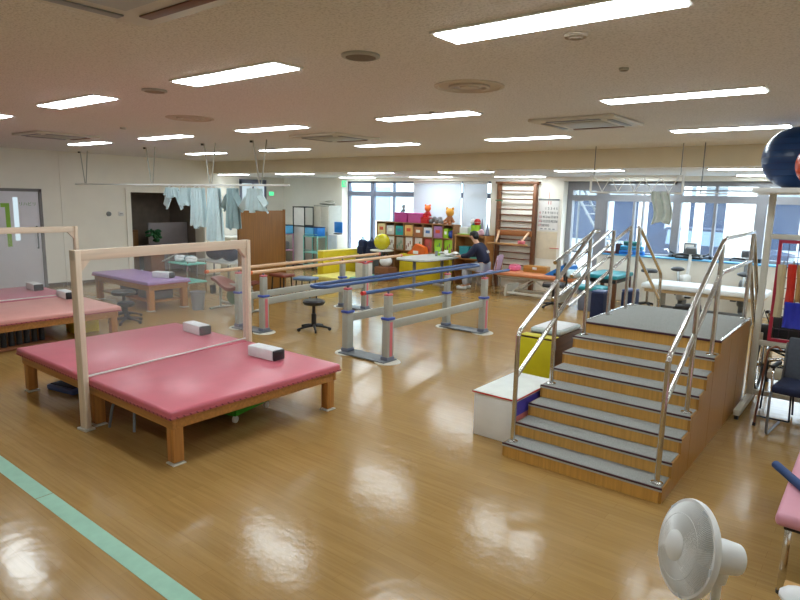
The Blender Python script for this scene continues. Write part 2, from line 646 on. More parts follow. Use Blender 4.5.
# wall pilaster line + plaques
st(B().b2(XL, XL + .012, 5.9, 5.97, 0, ZC).to('trim_4', C_WALL))
wp = tag(B().b2(0, .012, -.06, .06, -.05, .05, .003).to('wall_plaque', C_WHITE, loc=(XL, 7.21, 1.55)), 'small white wall plaque beside the dark alcove', 'sign')
B().b2(.012, .014, -.035, .035, -.006, .008).to('plaque_print', C_GREY, wp)
tag(B().lathe([(0, 0), (.055, 0), (.05, .03), (.02, .045), (0, .045)], seg=16).to('thermostat', C_GREYMET, loc=(XL, 6.92, 1.55), rot=(0, PI / 2, 0)),
    'round dark wall fitting left of white plaque', 'wall fitting')

# far left window in the far left wall (X=-15)
f = B()
f.b2(XL2, XL2 + .05, 11.3, 11.36, .9, 2.45)
f.b2(XL2, XL2 + .05, 12.2, 12.26, .9, 2.45)
f.b2(XL2, XL2 + .05, 11.3, 12.26, 2.38, 2.5)
f.b2(XL2, XL2 + .05, 11.3, 12.26, .86, .92)
f.b2(XL2, XL2 + .04, 11.76, 11.80, .9, 2.45)
w5 = st(f.to('window_5', C_DFRAME))
B().b2(XL2 + .002, XL2 + .01, 11.33, 12.23, .9, 2.42).to('window_glass', emit('daylight_glow', (0.72, 0.88, 0.95), 0.9), w5)  # daylight put in as the pane's own glow over solid wall

# ================================================================== OUTSIDE
o = st(B().b2(-40, 30, 13.7, 60, -.2, -.1).to('ground_outside', mat('pale_concrete', (196, 200, 200), 0.8, var=0.06, scale=2)))
# pale building across from the left glazing
t = E('pale_building', 'pale building across from left windows', 'building', (-19, 20, -.1))
B().b2(-9, 4, 0, 4, 0, 7).to('wall', mat('pale_render', (206, 226, 230), 0.8, var=0.03), t)
for k in range(4):
    B().b2(-5 + k * 2.2, -4.0 + k * 2.2, -.02, .03, 1.2, 2.6).to('window', mat('dim_glass', (120, 150, 165), 0.2), t)
t = E('hospital_wing', 'grey building wing with dark windows behind the right glazing', 'building', (-4, 24, -.1))
B().b2(-8, 14, 0, 5, 0, 4.0).to('wall', mat('blue_grey_render', (186, 196, 206), 0.8, var=0.1, scale=1.2), t)
for k in range(7):
    w = B().b2(-7 + k * 2.6, -5.1 + k * 2.6, -.05, .03, .7, 2.4).to('window', mat('dark_glass', (58, 70, 94), 0.15), t)
    B().b2(-6.07 + k * 2.6, -6.02 + k * 2.6, -.08, -.05, .7, 2.4).to('mullion', C_WHITE, w)
B().b2(-8, 14, -.9, 0, 2.75, 2.95).to('canopy', C_WHITE, t)


def pillar(px, y, r, lab):
    x = onwall(px, 215, y)[0]
    e = E('white_pillar', lab, 'pillar', (x, y, -.1))
    B().cyl((0, 0, 0), (0, 0, 3.4), r, seg=20).to('shaft', C_WHITE, e)
    B().box(0, 0, .1, r * 2.6, r * 2.6, .2, .02).to('base', mat('pillar_base', (150, 150, 150), 0.8), e)


pillar(644, 17, .10, 'slim white pillar outside behind the hanging lattice')
pillar(686, 16.5, .085, 'white pillar outside left of the middle window bar')
pillar(699, 18, .12, 'white pillar outside just left of window middle bar')
pillar(734, 17, .19, 'thick white pillar outside right of the middle bar')
t = E('white_wall_block', 'bright white outdoor wall block behind right window', 'wall', (onwall(752, 215, 18)[0], 18, -.1))
B().b2(-.32, .32, 0, .3, 0, 3.2, .01).to('panel', C_WHITE, t)
B().b2(-.36, .36, -.03, .33, 3.2, 3.28).to('coping', C_LGREY, t)
# steel stair outside the door
ox, _ = onwall(590, 220, 17)
t = E('outdoor_steel_stair', 'outdoor steel stair rising behind the glazed door', 'stair', (ox, 17, -.1))
for s in (0, .7):
    B().tube([(-.55, s, 2.55), (.45, s, 1.0)], .035).to('stringer', C_GREYMET, t)
for k in range(7):
    u = k / 6.5
    B().b2(-.62 + u, -.38 + u, 0, .7, 2.5 - u * 1.5, 2.53 - u * 1.5).to('tread', C_GREYMET, t)
for s in (-.5, .42):
    B().cyl((s, .35, 0), (s, .35, 2.5 if s < 0 else 1.05), .03).to('post', C_GREYMET, t)


def bicycle(px, y, lab, fm, rz=0):
    x, _ = onwall(px, 240, y)
    e = E('bicycle', lab, 'bicycle', (x, y, -.1), rz, 'bicycles outside')
    for s in (-.52, .52):
        w = B().tube([(s + .32 * math.cos(a * PI / 9), 0, .335 + .32 * math.sin(a * PI / 9)) for a in range(18)], .016, 6, True).to('wheel', C_BLACK, e)
        sp = B()
        for a in range(6):
            sp.cyl((s - .31 * math.cos(a * PI / 6), 0, .335 - .31 * math.sin(a * PI / 6)), (s + .31 * math.cos(a * PI / 6), 0, .335 + .31 * math.sin(a * PI / 6)), .003, seg=5)
        sp.to('spokes', C_CHROME, w)
    f = B()
    for p, q in (((-.52, 0, .335), (-.15, 0, .3)), ((-.15, 0, .3), (-.25, 0, .82)), ((-.15, 0, .3), (.38, 0, .8)), ((-.22, 0, .7), (.36, 0, .85)), ((.36, 0, .9), (.52, 0, .335)), ((-.52, 0, .335), (-.22, 0, .7))):
        f.cyl(p, q, .018, seg=8)
    f.to('frame', fm, e)
    B().sph((-.26, 0, .86), .13, .06, .035).to('saddle', C_BLACK, e)
    B().tube([(.3, -.25, 1.0), (.36, -.2, 1.02), (.36, 0, .95), (.36, .2, 1.02), (.3, .25, 1.0)], .014).to('handlebar', C_CHROME, e)
    bk = B()
    for k in range(3):
        z = .72 + k * .09
        bk.tube([(.45, -.14, z), (.72, -.14, z), (.72, .14, z), (.45, .14, z)], .006, 5, True)
    bk.b2(.45, .72, -.14, .14, .68, .69)
    bk.to('basket', C_GREYMET, e)


bicycle(588, 15.6, 'silver bicycle parked outside the glazed door', C_CHROME, .3)
bicycle(622, 15.8, 'dark bicycle parked outside left of window centre bar', C_BLACK, 1.2)
bicycle(655, 16.0, 'white bicycle parked outside behind the hanging cloth', C_WHITE, .5)
cx, _ = onwall(715, 235, 20.5)
t = E('parked_car', 'dark parked car outside beyond the white pillars', 'car', (cx, 20.5, -.1))
B().prism([(-2.0, .3), (2.0, .3), (2.05, .75), (1.2, .9), (.7, 1.42), (-1.2, 1.45), (-1.8, .95), (-2.05, .85)], 'y', -.8, .8).to('body', mat('dark_car_paint', (54, 62, 84), 0.25), t)
B().prism([(-1.2, .95), (1.0, .95), (.65, 1.36), (-1.15, 1.38)], 'y', -.82, .82).to('side_window', mat('car_glass', (120, 140, 160), 0.1), t)
for s in (-1.25, 1.25):
    B().cyl((s, -.83, .32), (s, .83, .32), .32, seg=18).to('wheel', C_BLACK, t)

# ================================================================== CEILING FITTINGS
C_LAMP = emit('lamp_diffuser', LAMP_COL, LAMP)


def lamp(x, y, z, lab):
    e = E('ceiling_light', lab, 'ceiling light', (x, y, z), 0, 'recessed ceiling light panels')
    f = B()
    L, w = 1.15, .21
    f.b2(-L / 2 - .02, L / 2 + .02, -w / 2 - .02, -w / 2, -.012, 0)
    f.b2(-L / 2 - .02, L / 2 + .02, w / 2, w / 2 + .02, -.012, 0)
    f.b2(-L / 2 - .02, -L / 2, -w / 2, w / 2, -.012, 0)
    f.b2(L / 2, L / 2 + .02, -w / 2, w / 2, -.012, 0)
    f.to('lamp_frame', C_WHITE, e)
    B().b2(-L / 2, L / 2, -w / 2, w / 2, -.018, -.001).to('diffuser', C_LAMP, e)
    return e


ordn = ['first', 'second', 'third', 'fourth', 'fifth', 'sixth']
rows = [(2.76, ZC, -1.335, 2.385, [3, 2, 1, 0, -1], 'nearest row'),
        (5.18, ZC, -1.38, 2.42, [4, 3, 2, 1, 0, -1], 'second row from the camera'),
        (7.62, ZC, -1.49, 2.43, [4, 3, 2, 1, 0, -1], 'third row, before the ceiling drop'),
        (10.35, ZL, -1.65, 2.475, [5, 4, 3, 2, 1, 0, -1], 'row just past the ceiling drop'),
        (12.55, ZL, -1.65, 2.46, [4, 3, 2, 1, 0, -1], 'farthest row by the windows')]
for (y, z, x0, dx, ks, rn) in rows:
    vis = 0
    for k in ks:
        l = lamp(x0 - dx * k, y, z, 'lit ceiling panel, %s from left, %s' % (ordn[min(vis, 5)] if vis < 6 else 'seventh', rn))
        vis += 1
lamp(-3.8, .35, ZC, 'added unseen fill light panel behind the air conditioner, left of the camera')  # out of view, added to help light the room
lamp(-1.4, -1.2, ZC, 'added unseen fill light panel behind the camera')  # second unseen panel, also added only for its light


def vent(x, y, r, lab, ring=True, m=None):
    e = E('ceiling_vent', lab, 'ceiling vent', (x, y, ZC))
    m = m or mat('vent_cream', (206, 196, 182), 0.6)
    B().lathe([(r, 0), (r, -.008), (r * .9, -.014), (r * .86, -.004), (r * .6, -.004)], seg=32).to('outer_ring', m, e)
    B().lathe([(r * .58, 0), (r * .58, -.016), (r * .5, -.02), (r * .46, -.006)], seg=32).to('inner_ring', m, e)
    B().lathe([(0, -.02), (r * .26, -.016), (r * .28, -.004), (0, 0)], seg=24).to('centre_disc', m, e)
    return e


vent(-2.56, 4.02, .26, 'large round ceiling diffuser left of the long second-row light')
vent(-6.25, 4.06, .26, 'large round ceiling diffuser over the back of the pink mats')
vent(-1.35, 3.1, .06, 'tiny round ceiling sensor beside the biggest light panel')


def disc(x, y, r, lab, rgb, name='ceiling_speaker', cat='ceiling fitting'):
    e = E(name, lab, cat, (x, y, ZC))
    B().lathe([(0, -.012), (r * .8, -.012), (r * .82, -.018), (r, -.012), (r, 0), (0, 0)], seg=28).to('rim', C_LGREY, e)
    B().lathe([(0, -.020), (r * .78, -.016), (r * .78, -.011), (0, -.011)], seg=28).to('grille', mat('grille_%d' % rgb[0], rgb, 0.7, var=.15, scale=90), e)


disc(-2.57, 2.83, .115, 'round grey ceiling speaker between the two nearest lights', (112, 100, 86))
disc(-4.85, 2.83, .10, 'round grey ceiling speaker above the pink mat frame', (134, 120, 104))
disc(-1.41, 4.0, .03, 'small dark sprinkler dot before the second row of lights', (90, 80, 74), 'sprinkler', 'sprinkler')
disc(-3.6, 5.0, .03, 'small dark sprinkler dot near the middle of the ceiling', (91, 80, 74), 'sprinkler', 'sprinkler')
disc(-8.0, 4.2, .04, 'small dark sprinkler dot near the left ceiling light', (92, 80, 74), 'sprinkler', 'sprinkler')


def ac(x, y, s, lab, z=ZC, rz=0):
    e = E('air_conditioner', lab, 'air conditioner', (x, y, z), rz)
    h = s / 2
    B().b2(-h, h, -h, h, -.03, 0, .01).to('panel', C_OFFW, e)
    B().b2(-h * .55, h * .55, -h * .55, h * .55, -.036, -.03, .004).to('intake_grille', C_LGREY, e)
    for a in range(4):
        q = B().box(0, h * .78, -.034, s * .62, .06, .008, .003)
        q.to('louver', mat('louver_brown', (120, 86, 62), 0.5) if a == 0 else C_GREY, e, rot=(0, 0, a * PI / 2))


ac(-2.52, 1.24, .95, 'large square ceiling air conditioner at upper left edge')
ac(-6.24, 6.35, .9, 'square ceiling air conditioner over the brown screen side')
ac(-2.6, 6.38, .9, 'square ceiling air conditioner above the wall calendar')
ac(-10.0, 4.2, .9, 'square ceiling air conditioner over the left mats')

# ================================================================== GREEN TAPE
def tape(x0, x1, lab):
    o = B().b2(-(x1 - x0) / 2, (x1 - x0) / 2, -.055, .055, 0, .002).to('floor_tape', mat('green_tape', (150, 196, 172), 0.5, var=.06, scale=12), loc=((x0 + x1) / 2, 1.555, 0))
    tag(o, lab, 'tape')


tape(-7.0, -4.275, 'pale green floor tape strip beyond the seam, reaching left edge')
tape(-4.265, -1.2, 'pale green floor tape strip nearer the camera, bottom left')


# ================================================================== MAT TABLES
def mat_table(lab, x0, x1, y0, y1, h, vinyl, leg=.09, group=None, shelf=False, cat='mat table'):
    cx, cy = (x0 + x1) / 2, (y0 + y1) / 2
    e = E('mat_table', lab, cat, (cx, cy, 0), 0, group)
    sx, sy = x1 - x0, y1 - y0
    B().box(0, 0, h - .035, sx, sy, .07, .022, seg=3).to('mat_top', vinyl, e)
    f = B()
    i = .03
    for s in (-1, 1):
        f.box(0, s * (sy / 2 - i - .02), h - .115, sx - 2 * i, .03, .09, .004)
        f.box(s * (sx / 2 - i - .02), 0, h - .115, .03, sy - 2 * i - .07, .09, .004)
    f.to('apron', C_LEGX, e)
    for a in (-1, 1):
        for b in (-1, 1):
            lg = B().box(a * (sx / 2 - .045 - leg / 2), b * (sy / 2 - .045 - leg / 2), (h - .07) / 2 + .01, leg, leg, h - .09, .006).to('leg', C_LEG, e)
            B().box(a * (sx / 2 - .045 - leg / 2), b * (sy / 2 - .045 - leg / 2), .005, leg + .02, leg + .02, .01, .003).to('foot_pad', C_OFFW, lg)
    tk = B()
    for q in (-1, 1):
        tk.box(0, q * sy / 2, h - .060, sx + .006, .006, .014)
        tk.box(q * sx / 2, 0, h - .060, .006, sy + .006, .014)
    tk.to('tack_strip', C_TACK, e)
    if shelf:
        B().box(0, 0, .16, sx - .2, sy - .2, .025, .004).to('shelf', C_LEGX, e)
    return e


mat_table('rose pink mat table nearest the camera, with green cart underneath', -5.40, -3.985, 2.335, 4.15, .455, C_PINK)
mat_table('rose pink mat table behind wooden frame, adjoining the nearest one', -6.84, -5.41, 2.335, 4.15, .455, C_PINK)
mat_table('peach pink mat table at left edge, before the white door', -9.93, -8.52, 2.3, 4.31, .43, C_PEACH)
mat_table('dark rose mat table farthest left, against the white door wall', -11.4, -9.94, 2.3, 4.31, .43, mat('dusky_rose_vinyl', (204, 110, 132), 0.35, var=.05, bump=.05))
mat_table('lilac purple treatment table with wooden legs and lower shelf', -11.85, -9.82, 5.45, 6.28, .53, C_LILAC, .1, shelf=True)


def frame(lab, x, y0, y1, z1, sheet_z0, rz=0.0):
    e = E('partition_frame', lab, 'partition frame', (x, (y0 + y1) / 2, 0), rz)
    h = (y1 - y0) / 2
    for s in (-1, 1):
        B().box(0, s * h, z1 / 2 + .01, .09, .05, z1 - .02, .004).to('post', C_PINE, e)
        B().box(0, s * h, .01, .13, .09, .02, .003).to('foot', C_OFFW, e)
        B().prism([(s * (h - .02), z1 - .09), (s * (h - .12), z1 - .09), (s * (h - .02), z1 - .2)], 'x', -.02, .02).to('corner_brace', C_PINE, e)
    B().box(0, 0, z1 - .045, .05, 2 * h + .05, .09, .004).to('top_beam', C_PINEX, e)
    B().b2(-.008, .008, -h + .03, h - .03, sheet_z0, sheet_z0 + .014, .003).to('sheet_hem', C_WHITE, e)
    B().b2(-.004, .004, -h + .025, h - .025, sheet_z0 + .014, z1 - .09).to('vinyl_sheet', C_VINYL, e)


frame('pale wooden frame with clear sheet between the two rose mats', -5.37, 2.288, 4.20, 1.565, .462, .11)
frame('pale wooden frame with clear sheet over the left edge mats', -9.935, 2.25, 4.355, 1.51, .45)


def pillow(lab, x, y, z, rz=0):
    e = E('head_block', lab, 'pillow', (x, y, z), rz, 'white head blocks on the mats')
    B().box(-.02, 0, .055, .36, .15, .11, .014).to('block', C_TOWEL, e)
    B().box(.17, 0, .055, .03, .142, .102, .012).to('end_cap', C_BVINYL, e)
    return e


pillow('white head block with black end on nearest rose mat', -4.69, 3.82, .455, .05)
pillow('white head block with black end on mat behind the frame', -6.14, 3.99, .455, -.05)
pillow('white head block on the dark rose mat by the door', -10.9, 4.08, .43, -.05)
pillow('white head block at far edge of the peach mat', -9.74, 4.08, .43, -.05)
pillow('white head block at the right end of lilac table', -10.2, 5.98, .53, .4)

# under the near mats
t = E('green_cart', 'green plastic tray cart on white casters under nearest rose mat', 'cart', (-4.68, 3.42, 0), .25)
g = B()
g.box(0, 0, .075, .42, .5, .02, .006)
for s in (-1, 1):
    g.box(s * .2, 0, .12, .02, .5, .1, .006)
    g.box(0, s * .24, .12, .42, .02, .1, .006)
g.to('tray', mat('green_tray', (60, 160, 30), 0.45), t)
for a in (-1, 1):
    for b in (-1, 1):
        B().cyl((a * .19 - .012, b * .23, .033), (a * .19 + .012, b * .23, .033), .033).to('caster', C_OFFW, t)
t = E('folding_chair', 'folded chair lying flat under mat, bent steel legs showing', 'chair', (-5.05, 2.62, 0), .3)
B().tube([(-.14, -.15, .012), (-.10, -.13, .26), (.06, -.05, .30), (.14, -.15, .012)], .012, fillet=.08).to('front_leg', C_GREYMET, t)
B().tube([(-.14, .35, .012), (-.10, .30, .26), (.06, .30, .30), (.14, .35, .012)], .012, fillet=.08).to('rear_leg', C_GREYMET, t)
B().box(-.02, .12, .31, .22, .4, .025, .008).to('seat', C_BVINYL, t)
t = E('step_scale', 'flat blue step pedal on floor under the left rose mat', 'step', (-6.5, 2.72, 0), .2)
B().box(0, 0, .03, .42, .3, .06, .02).to('body', mat('slate_blue', (70, 84, 130), 0.5), t)
B().box(0, 0, .063, .36, .24, .008, .003).to('tread_pad', C_NAVY, t)

# under and around the peach mats
for k in range(6):
    x, y = -8.75 - .02 * k, 2.85 + .1 * k
    e = E('dumbbell_bottle', 'dark bottle weight, %s from the left under the peach mat' % ['first', 'second', 'third', 'fourth', 'fifth', 'sixth'][k], 'weight', (x, y, .04), 0, 'dark bottle weights')
    B().lathe([(0, 0), (.035, 0), (.035, .17), (.012, .22), (.012, .25), (0, .25)], seg=14).to('bottle', C_BLACK, e)
    B().lathe([(.014, .245), (.014, .27), (0, .27)], seg=12).to('stopper', C_GREY, e)
o = tag(B().box(0, 0, .02, .3, .75, .04, .008).to('weight_tray', C_BROWNBOX, loc=(-8.8, 3.1, 0)), 'brown tray under peach mat holding the dark bottles', 'tray')
t = E('storage_bin', 'small yellow bin on the floor under peach mat corner', 'bin', (-9.2, 4.05, 0))
b = B()
b.box(0, 0, .01, .3, .34, .02)
for s in (-1, 1):
    b.box(s * .145, 0, .09, .012, .34, .18, .003)
    b.box(0, s * .165, .09, .3, .012, .18, .003)
b.to('bin_body', C_YEL, t)
B().box(0, 0, .185, .32, .36, .012, .004).to('lid', C_YEL, t)


def star_base(e, r, z, m=None, n=5, a0=.3):
    m = m or C_BLACK
    for k in range(n):
        a = a0 + 2 * PI * k / n
        lg = B().tube([(0, 0, z + .06), (r * .5 * math.cos(a), r * .5 * math.sin(a), z + .045), (r * math.cos(a), r * math.sin(a), z + .02)], [.026, .02, .014], 8).to('star_leg', m, e)
        x, y = r * math.cos(a), r * math.sin(a)
        dx, dy = -.012 * math.sin(a), .012 * math.cos(a)
        B().cyl((x - dx, y - dy, .026), (x + dx, y + dy, .026), .026, seg=12).to('caster', C_BLACK, lg)


def stool(lab, x, y, h, seat=None, r=.17, rot=.3):
    e = E('rolling_stool', lab, 'stool', (x, y, 0), rot)
    B().lathe([(0, h - .07), (r * .9, h - .07), (r, h - .045), (r, h - .02), (r * .85, h), (0, h)], seg=28).to('seat', seat or C_BVINYL, e)
    p = B().cyl((0, 0, .08), (0, 0, h - .065), .026).cyl((0, 0, .08), (0, 0, h * .55), .038)
    p.to('column', C_BLACK, e)
    star_base(e, .25, .02)
    return e


stool('black round stool between the parallel bars and the wooden screen', -6.79, 6.46, .475)
stool('grey black stool beside the lilac table', -9.75, 4.98, .45, r=.19, rot=.8)
stool('black stool base tucked behind peach mat corner', -9.3, 4.78, .34, r=.13, rot=.1)

# towels cart behind the purple table
t = E('utility_cart', 'small cart with mint shelf and folded clothes behind lilac table', 'cart', (-11.05, 7.0, 0))
for a in (-1, 1):
    for b in (-1, 1):
        B().tube([(a * .33, b * .2, .03), (a * .33, b * .2, .9 if a < 0 else .72)], .012).to('leg', C_CHROME, t)
for z in (.30, .66):
    B().box(0, 0, z, .7, .44, .03, .008).to('shelf', C_MINT, t)
B().tube([(-.33, -.2, .9), (-.33, .2, .9)], .012).to('handle', C_CHROME, t)
for k, (x, y, m, lab) in enumerate(((-.18, -.04, C_TOWEL, 'crumpled white towel at the left of cart shelf'), (.02, .06, C_GOWN2, 'grey aqua folded cloth in middle of cart shelf'), (.2, -.03, C_TOWEL, 'white folded towel at the right of cart shelf'))):
    b = B()
    b.sph((0, 0, .05), .12, .11, .055, 16)
    b.sph((.02, .02, .09), .09, .09, .05, 14)
    b.sph((-.05, -.03, .08), .06, .07, .06, 12)
    tag(b.to('folded_cloth', m, loc=(-11.05 + x, 7.0 + y, .672)), lab, 'cloth', 'cloths on the cart')
tag(B().cyl((0, 0, 0), (.5, .1, .22), .012).to('grab_stick', C_WHITE, loc=(-11.5, 6.72, .675)), 'thin white stick leaning across the mint cart', 'stick')

t = E('waste_bin', 'grey round waste bin right of the lilac table', 'bin', (-9.52, 6.22, 0))
B().lathe([(0, .0), (.10, 0), (.125, .30), (.135, .30), (.135, .315), (.12, .315), (.098, .02), (0, .02)], seg=24).to('bucket', mat('bin_grey', (150, 156, 160), 0.5), t)
B().lathe([(.125, .30), (.14, .30), (.14, .33), (.125, .33)], seg=24).to('rim', C_GREY, t)

# brown saddle bench
t = E('exercise_bench', 'brown padded exercise bench with curved seat beside screen', 'bench', (-8.95, 6.62, 0), .1)
B().cloth(lambda u, v: (-.5 + u, -.16 + .32 * v - .05 * math.cos(u * 2 * PI) * (v - .5), .50 + .07 * math.cos(u * 2 * PI) + .02 * math.sin(v * PI)), 20, 8, .06).to('seat_pad', C_BROWNV, t)
f = B()
f.tube([(-.4, 0, .42), (-.4, 0, .12), (.4, 0, .12), (.4, 0, .42)], .025, fillet=.06)
f.tube([(-.4, 0, .46), (.4, 0, .46)], .025)
for s in (-.4, .4):
    f.tube([(s, -.25, .03), (s, .25, .03)], .022)
    f.tube([(s, 0, .03), (s, 0, .14)], .022)
f.to('frame', C_LGREY, t)
B().lathe([(0, -.02), (.13, -.02), (.14, 0), (.13, .02), (0, .02)], c=(0, -.08, .27), mtx=Matrix.Rotation(PI / 2, 4, 'X')).to('flywheel', mat('bench_green', (90, 120, 90), 0.5), t)
B().box(-.46, -.12, .36, .07, .1, .16, .02).to('pedal_box', C_BLACK, t)

def square_stool(lab, x, y, h, m, rz):
    e = E('square_stool', lab, 'stool', (x, y, 0), rz)
    B().box(0, 0, h - .03, .42, .34, .06, .022, seg=3).to('seat', m, e)
    for a in (-1, 1):
        for b_ in (-1, 1):
            l = B().cyl((a * .17, b_ * .13, .01), (a * .15, b_ * .11, h - .06), .014).to('leg', C_BLACK, e)
            B().cyl((a * .172, b_ * .132, 0), (a * .17, b_ * .13, .025), .019).to('rubber_foot', C_BLACK, l)
    b = B()
    for a in (-1, 1):
        b.tube([(a * .16, -.12, .16), (a * .16, .12, .16)], .009, 6)
    b.tube([(-.16, 0, .16), (.16, 0, .16)], .009, 6)
    b.to('stretcher', C_BLACK, e)


square_stool('low stool with slate blue seat right of the brown screen', -8.95, 8.3, .46, mat('slate_blue_vinyl', (104, 128, 160), .45), .3)
square_stool('low stool with brown seat in front of the brown screen edge', -9.55, 8.2, .48, C_BROWNV, .1)
for k, (x, sx, m, lab) in enumerate(((-10.3, .5, C_GREYMET, 'dark grey box on shelf under lilac table, right'), (-11.0, .4, C_NAVY, 'navy box on shelf under lilac table, left'))):
    e = E('storage_box', lab, 'box', (x, 5.86, .1735))
    B().box(0, 0, .07, sx, .4, .14, .012).to('box_body', m, e)
    B().box(0, 0, .15, sx + .02, .42, .02, .006).to('lid', C_BLACK, e)

# white worktop with dark bags behind the brown screen, far left
t = E('side_table', 'white table with dark bags at far left wall', 'table', (-12.6, 8.9, 0))
B().box(0, 0, .44, 1.4, .6, .04, .01).to('tabletop', C_WHITE, t)
for a in (-1, 1):
    for b in (-1, 1):
        B().cyl((a * .64, b * .25, 0), (a * .64, b * .25, .42), .02).to('leg', C_GREYMET, t)
for k, (x, y, sx, sz, lab) in enumerate(((-.2, 0, .28, .17, 'large navy bag lying on left of white side table'), (.36, .02, .22, .16, 'navy bag at right end of white side table'))):
    b = B()
    b.sph((0, 0, sz * .95), sx, .2, sz)
    o = b.to('cloth_bag', C_NAVY, loc=(-12.6 + x, 8.9 + y, .475))
    tag(o, lab, 'bag')
    B().tube([(-.1, 0, sz * 1.8), (-.06, 0, sz * 2.2), (.06, 0, sz * 2.2), (.1, 0, sz * 1.8)], .012).to('bag_handle', C_BLACK, o)
# window-side worktop with a blue box
t = E('counter', 'white topped counter under the far left window', 'counter', (-14.6, 11.4, 0))
B().b2(-.35, .35, -1.0, 1.0, 0, .84).to('cabinet_body', C_OFFW, t)
B().b2(-.37, .38, -1.02, 1.02, .84, .88, .008).to('worktop', C_WHITE, t)
t = E('storage_bin', 'bright blue bin on far left counter', 'bin', (-14.4, 11.55, .88))
B().box(0, 0, .11, .36, .5, .22, .02).to('bin_body', mat('bin_blue', (70, 130, 215), 0.5), t)
B().box(0, 0, .225, .38, .52, .02, .006).to('rim', mat('bin_blue_light', (110, 160, 225), 0.5), t)
tag(B().box(0, 0, .14, .2, .25, .28, .02).to('dark_case', C_NAVY, loc=(-14.4, 12.15, .88)), 'dark upright case at the end of far left counter', 'case')
# white free-standing column panel
t = E('white_locker', 'tall narrow white locker at edge of the dark alcove', 'locker', (-13.72, 9.3, 0))
B().b2(-.2, .2, -.22, .22, 0, 1.45, .01).to('body', C_OFFW, t)
B().b2(.2, .212, -.2, .2, .05, 1.42, .004).to('locker_door', C_WALL, t)
B().box(.225, -.14, .8, .02, .02, .12, .004).to('handle', C_GREYMET, t)

# things in the alcove
t = E('grey_screen', 'grey folding screen standing in the dark alcove', 'screen', (XL - .6, 8.75, 0))
B().b2(-.02, .02, -.55, .55, .08, 1.3, .008).to('panel', C_PANEL, t)
for s in (-.5, .5):
    B().b2(-.15, .15, s - .02, s + .02, 0, .08, .006).to('foot', C_GREYMET, t)
t = E('potted_plant', 'dark green potted plant in the dark alcove', 'plant', (XL - .24, 8.12, 0))
B().b2(-.18, .18, -.18, .18, 0, .55, .01).to('stand', C_BROWNBOX, t)
b = B()
b.lathe([(0, .55), (.1, .55), (.14, .75), (.12, .75), (0, .73)], seg=18)
b.to('pot', C_BROWNBOX, t)
b = B()
for k in range(26):
    a = random.random() * 2 * PI
    r = .06 + .14 * random.random()
    b.sph((r * math.cos(a), r * math.sin(a), .85 + .28 * random.random()), .07, .03, .04, 8, (random.random(), random.random(), a))
b.to('foliage', mat('leaf_green', (28, 90, 50), 0.6, var=.2), t)
t = E('wooden_cabinet', 'slim wooden cabinet at back of the dark alcove', 'cabinet', (XL - 1.2, 7.95, 0))
B().b2(-.2, .2, -.2, .2, 0, 1.1, .01).to('body', mat('dim_wood', (150, 110, 70), .6), t)
B().b2(.2, .215, -.18, .18, .05, 1.05, .005).to('door', mat('dim_wood_light', (166, 124, 80), .6), t)
t = E('wall_picture', 'small yellowish poster on the alcove back wall', 'poster', (XL - 1.499, 8.0, 1.65))
B().b2(0, .012, -.11, .11, -.19, .19).to('sheet', mat('aged_poster', (170, 130, 80), .7), t)
B().b2(0, .006, -.125, .125, -.205, .205).to('border', C_BROWNBOX, t)


# ================================================================== SUSPENDED RAIL AND GOWNS
t = E('suspended_rail', 'long pale rail hung from ceiling carrying aqua gowns', 'rail', (-10.5, 6.2, 2.18))
B().box(0, 0, .02, 6.95, .025, .03, .006).to('rail_bar', C_WHITE, t)
for x in (-13.5, -10.85, -9.0, -7.7):
    b = B()
    for s in (-.16, .16):
        b.tube([(x + 10.5 + s, 0, ZC - 2.18), (x + 10.5 + s * .15, 0, .04)], .01, 6)
    b.to('hanger_rod', C_LGREY, t)
    B().cyl((x + 10.5 - .2, 0, ZC - 2.18 - .03), (x + 10.5 - .2, 0, ZC - 2.18), .03).to('ceiling_socket', C_BLACK, t)


def gown(x, zb, w, lab, m, folds=4, sleeve=0.0, ph=0.0, top=2.15):
    h = top - zb
    e = E('aqua_gown', lab, 'gown', (x, 6.2, zb), 0, 'gowns on the suspended rail')
    b = B()
    b.cloth(lambda u, v: ((u - .5) * (w * (.72 + .28 * (1 - v))), .035 * math.sin(u * folds * 2 * PI + ph) * (1 - .6 * v) - .03, h * v + (.03 * math.sin(u * 9 + ph) * (1 - v))), 40, 14, .008)
    b.to('cloth_panel', m, e)
    b = B()
    b.cloth(lambda u, v: ((u - .5) * (w * (.70 + .25 * (1 - v))), .035 * math.sin(u * folds * 2 * PI + ph + 2) * (1 - .6 * v) + .04, h * v), 36, 12, .008)
    b.to('back_panel', m, e)
    if sleeve:
        for s in (-1, 1):
            b = B()
            b.cloth(lambda u, v: (s * (w * .34 + u * sleeve), .03 * math.sin(v * 9) - .0, h - .03 - u * .16 - v * .2), 8, 8, .03)
            b.to('sleeve', m, e)
    B().tube([(-w * .33, 0, h - .01), (0, 0, h + .045), (w * .33, 0, h - .01)], .007, 6).to('clothes_hanger', C_WHITE, e)
    return e


gown(-10.2, 1.98, .42, 'short crumpled pale cloth, leftmost on suspended rail', C_GOWN, 5, .1, .4)
gown(-9.79, 1.85, .28, 'short pale crumpled cloth beside the leftmost one', C_GOWN, 4, 0, 1.3)
gown(-9.4, 1.48, .42, 'long aqua gown left of centre, covering alcove edge', C_GOWN, 4, 0, .2)
gown(-8.92, 1.27, .38, 'longest aqua gown hanging at centre of the rail', C_GOWN, 4, 0, 1.9)
gown(-8.42, 1.5, .32, 'greyish shaded gown right of the longest one', C_GOWN2, 3, .12, .9)  # dark shadows on this gown put into its greyer cotton colour
gown(-7.86, 1.80, .42, 'short sleeved aqua gown above the brown screen', C_GOWN, 4, .17, .5)

